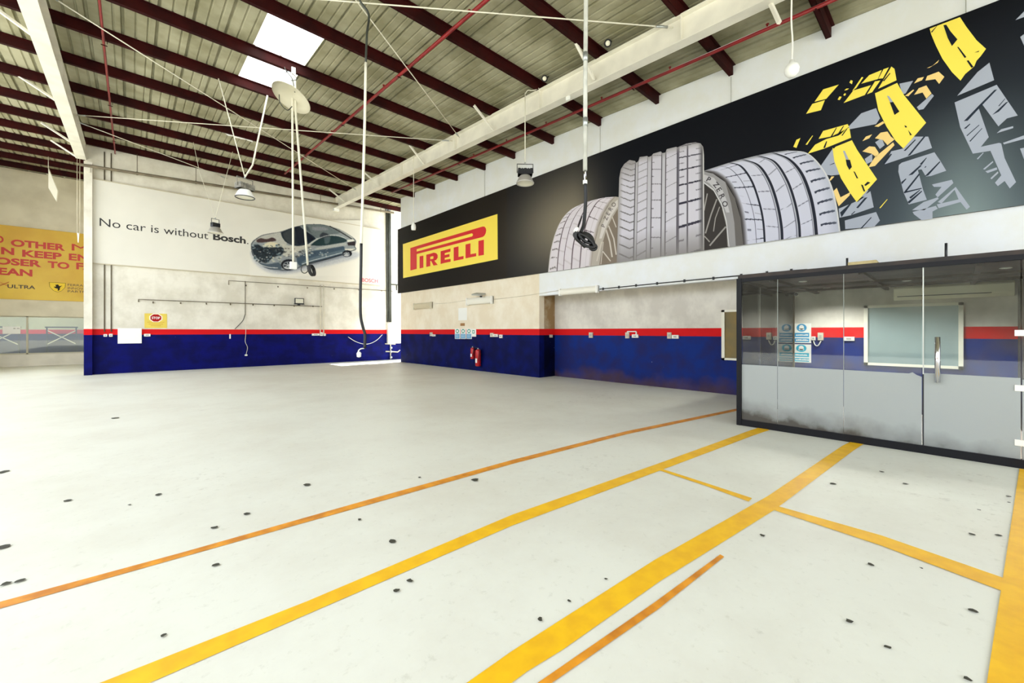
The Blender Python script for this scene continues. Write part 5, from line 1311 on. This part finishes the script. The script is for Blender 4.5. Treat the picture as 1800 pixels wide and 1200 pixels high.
# dish-shaped shade with two conduit poles
sc_ = Vector((2.68, 10.3, 6.86)); axs = Vector((.46, .06, 1)).normalized()
t = thing('dish_shade', sc_, 'shallow pale dish shade hanging beside the skylight', 'lamp shade')
MB().lathe([(.42, 0), (.425, .012), (.3, .09), (.12, .17), (.05, .2), (.001, .2)], sc_, axs, 32).build('dish', mat('dish_paint', (196, 190, 168), .5), t)
MB().tube(spline([sc_ + axs * .19, sc_ + Vector((.05, .1, .5)), sc_ + Vector((-.06, .2, .7)), Vector((2.62, 10.6, zp(10.6)))], 5), .012, 6).tube(spline([sc_ + Vector((.02, .1, .45)), sc_ + Vector((.15, .1, .55)), sc_ + Vector((.0, .15, .68)), sc_ + Vector((-.1, .15, .6))], 5), .008, 6).build('wiring', DARKPIPE, t)
MB().tube(spline([sc_ + Vector((-.25, -.02, -.02)), sc_ + Vector((-.22, 0, -.2)), sc_ + Vector((-.08, 0, -.3)), sc_ + Vector((.02, 0, -.18))], 6), .01, 6).build('loose_wire', DARKPIPE, t)
Yp = 10.5
p0, p1 = PY(514, 205, Yp), PY(515.5, 464, Yp)
t = thing('drop_conduit', p1, 'straight white drop conduit with a white socket box at its end', 'conduit', 'white drop conduits')
MB().tube([(p0.x, Yp, zp(Yp) + .02), p0, p1], .023, 8).build('tube', ROPE, t)
MB().box((p1.x - .07, Yp - .05, p1.z - .12), (p1.x + .07, Yp + .05, p1.z + .05)).build('socket_box', WHITEP, t, bevel=.012)
p0, p1 = PY(520, 200, Yp), PY(541, 466, Yp)
t = thing('drop_conduit', p1, 'slanting white drop conduit with tangled black cables at its end', 'conduit', 'white drop conduits')
MB().tube([(p0.x - .03, Yp, zp(Yp) + .02), p0, p1], .026, 8).build('tube', ROPE, t)
cc = p1 + Vector((-.03, 0, -.1))
def ring(c, ru, rv, tilt, yaw, n=20):
    out = []
    for k in range(n + 1):
        a = k * math.tau / n; v_ = Vector((ru * math.cos(a), 0, rv * math.sin(a))); v_ = Matrix.Rotation(tilt, 3, 'Y') @ v_; v_ = Matrix.Rotation(yaw, 3, 'Z') @ v_; out.append(c + v_)
    return out
MB().tube(ring(p1 + Vector((-.07, 0, -.1)), .075, .1, .2, 0), .011, 6).build('cable_loop', DARKPIPE, t)
for k in range(4): MB().tube(ring(p1 + Vector((.06 + .012 * k, -.02 * k, -.12)), .05 + .008 * k, .13, -.35 - .05 * k, .2 * k), .016, 6).build('cable_loop', RUBBER, t)

# long black cable by the far corner
Yp = 6.99
def Q(x, y): return PY(x, y, Yp)
t = thing('power_drop', Q(640, 600), 'long hanging cable, white above and black below, ending over the blue dado', 'cable')
top = Q(632, 0); MB().tube(spline([(top.x - .02, Yp, zp(Yp) + .01), Q(632, 0), Q(648, 25), Q(645, 60), Q(643, 110)], 5), .02, 8).build('upper_cord', DARKPIPE, t)
MB().tube(spline([Q(643, 110), Q(641, 220), Q(638, 330), Q(635, 430)], 5), .024, 8).build('conduit_sleeve', ROPE, t)
MB().tube(spline([Q(635, 428), Q(634.5, 470), Q(633.5, 520), Q(634, 555), Q(638, 575), Q(641.5, 588), Q(641, 612)], 6), .026, 8).build('cable', RUBBER, t)
MB().tube(spline([Q(640, 612), Q(634, 613), Q(630, 617), Q(631, 622)], 5), .01, 6).lathe([(.001, -.05), (.035, -.04), (.04, .02), (.02, .05), (.001, .05)], Q(631, 623), n=12).build('plug', PAPER, t)

# grey drop pole with coiled hose
Yp = 3.43
def Q(x, y): return PY(x, y, Yp)
p1 = Q(1028.5, 300)
t = thing('hose_drop', p1, 'grey drop pole with a black coiled air hose before the tyre print', 'hose')
MB().tube([(Q(1030, 0).x + .01, Yp, zp(Yp)), Q(1030, 0), Q(1029, 130), p1], .029, 10).build('pole', mat('drop_pole_grey', (196, 196, 186), .5, var=.12, scale=6), t)
for y in (100, 215): p = Q(1029, y); MB().tube([p - Vector((0, 0, .06)), p + Vector((0, 0, .06))], .034, 10).build('coupling', STEEL, t)
MB().tube(ring(Q(1028.5, 309), .025, .07, 0, .3), .008, 6).build('snap_hook', CHROME, t)
MB().tube([Q(1028.5, 317), Q(1028.5, 323)], .03, 10).build('ferrule', PAPER, t)
MB().tube(spline([Q(1029, 322), Q(1029.5, 350), Q(1028, 375), Q(1026, 395), Q(1021, 408)], 6), .024, 8).build('hose', RUBBER, t)
MB().tube(spline([Q(1023, 380), Q(1018, 395), Q(1014, 405)], 6), .009, 6).build('thin_hose', RUBBER, t)
cc = Q(1028, 421)
for k in range(5):
    MB().tube(ring(cc + RT * (.012 * k - .02) + FW * (.03 * k - .06) + Vector((0, 0, .008 * k - .02)), .16 - .012 * k, .052 + .009 * k, .62 - .04 * k, -TH + .12 * k - .2, 24), .019, 8).build('hose_coil', RUBBER, t)
for k in range(3): MB().tube(ring(cc + RT * (.01 * k) + FW * (.02 * k - .05), .1 - .03 * k, .03 + .004 * k, .62, -TH, 20), .02, 8).build('hose_coil', RUBBER, t)
MB().tube(ring(Q(1042.5, 434), .045, .04, .2, -TH, 16), .02, 8).build('hose_coil', RUBBER, t)
MB().tube([Q(1014.5, 401), Q(1011, 406)], .025, 10).build('nozzle', PAPER, t)
MB().tube(spline([Q(1013, 405), Q(1012, 418), Q(1020, 426), Q(1028, 434)], 5), .02, 8).build('hose_tail', RUBBER, t)

# cables and a torn sheet in the next bay
t = thing('torn_sheet', PY(92, 300, 23.7), 'torn pale sheet hanging from a purlin over the yellow banner', 'sheet')
q = [PY(85, 296, 23.7), PY(101, 335, 23.55), PY(99, 354, 23.7), PY(85, 330, 23.8)]
MB().prism(q, (.02, .03, 0)).build('sheet', PALE, t)
MB().tube([q[0], Vector((q[0].x, 23.7, zp(23.7)))], .006, 6).build('cord', ROPE, t)
t = thing('hanging_wire', PY(138, 420, 22.2), 'pair of thin wires with a white tip hanging beside the column', 'wire')
for dx in (0, .07):
    p = PY(135.5, 410, 22.2); MB().tube([(p.x + dx, 22.2, zp(22.2)), (p.x + dx, 22.2, p.z)], .008, 6).build('wire', OFFW, t)
p = PY(137.5, 419, 22.2); MB().tube([p + Vector((0, 0, .2)), p - Vector((0, 0, .15))], .03, 8, r1=.012).build('tip', PAPER, t)
# white notice on the far glazing and a braced frame behind it
a, b = PY(4.5, 573.5, YL + .05), PY(36, 586.5, YL + .05)
t = thing('paper_notice', ((a.x + b.x) / 2, YL + .05, b.z), 'white notice stuck on the glazing under the yellow banner', 'notice')
MB().box((a.x, YL + .045, b.z), (b.x, YL + .056, a.z)).build('sheet', PAPER, t)
T = MB(); T.box((lerp(a.x, b.x, .6), YL + .043, lerp(a.z, b.z, .35)), (lerp(a.x, b.x, .72), YL + .0455, lerp(a.z, b.z, .2))).box((lerp(a.x, b.x, .8), YL + .043, lerp(a.z, b.z, .32)), (lerp(a.x, b.x, .94), YL + .0455, lerp(a.z, b.z, .22))); T.build('print_marks', GREYP, t)
for k, x0 in enumerate((-4.45, -2.55)):
    t = thing('braced_frame', (x0, YL + 2.6, 0), ['white cross-braced frame behind the glazing under the white notice', 'white cross-braced frame behind the glazing nearest the column'][k], 'frame', 'braced frames behind the far glazing')
    MB().bar((x0 - .5, YL + 2.6, .9), (x0 + .5, YL + 2.6, 1.6), .04, .04).bar((x0 - .5, YL + 2.6, 1.6), (x0 + .5, YL + 2.6, .9), .04, .04).build('cross_bar', OFFW, t)
    for s_ in (-.5, .5): MB().box((x0 + s_ - .025, YL + 2.57, 0), (x0 + s_ + .025, YL + 2.63, 1.75)).build('leg', DARKFRAME, t)
    MB().box((x0 - .55, YL + 2.4, 1.72), (x0 + .55, YL + 2.8, 1.78)).build('top', DARKFRAME, t)
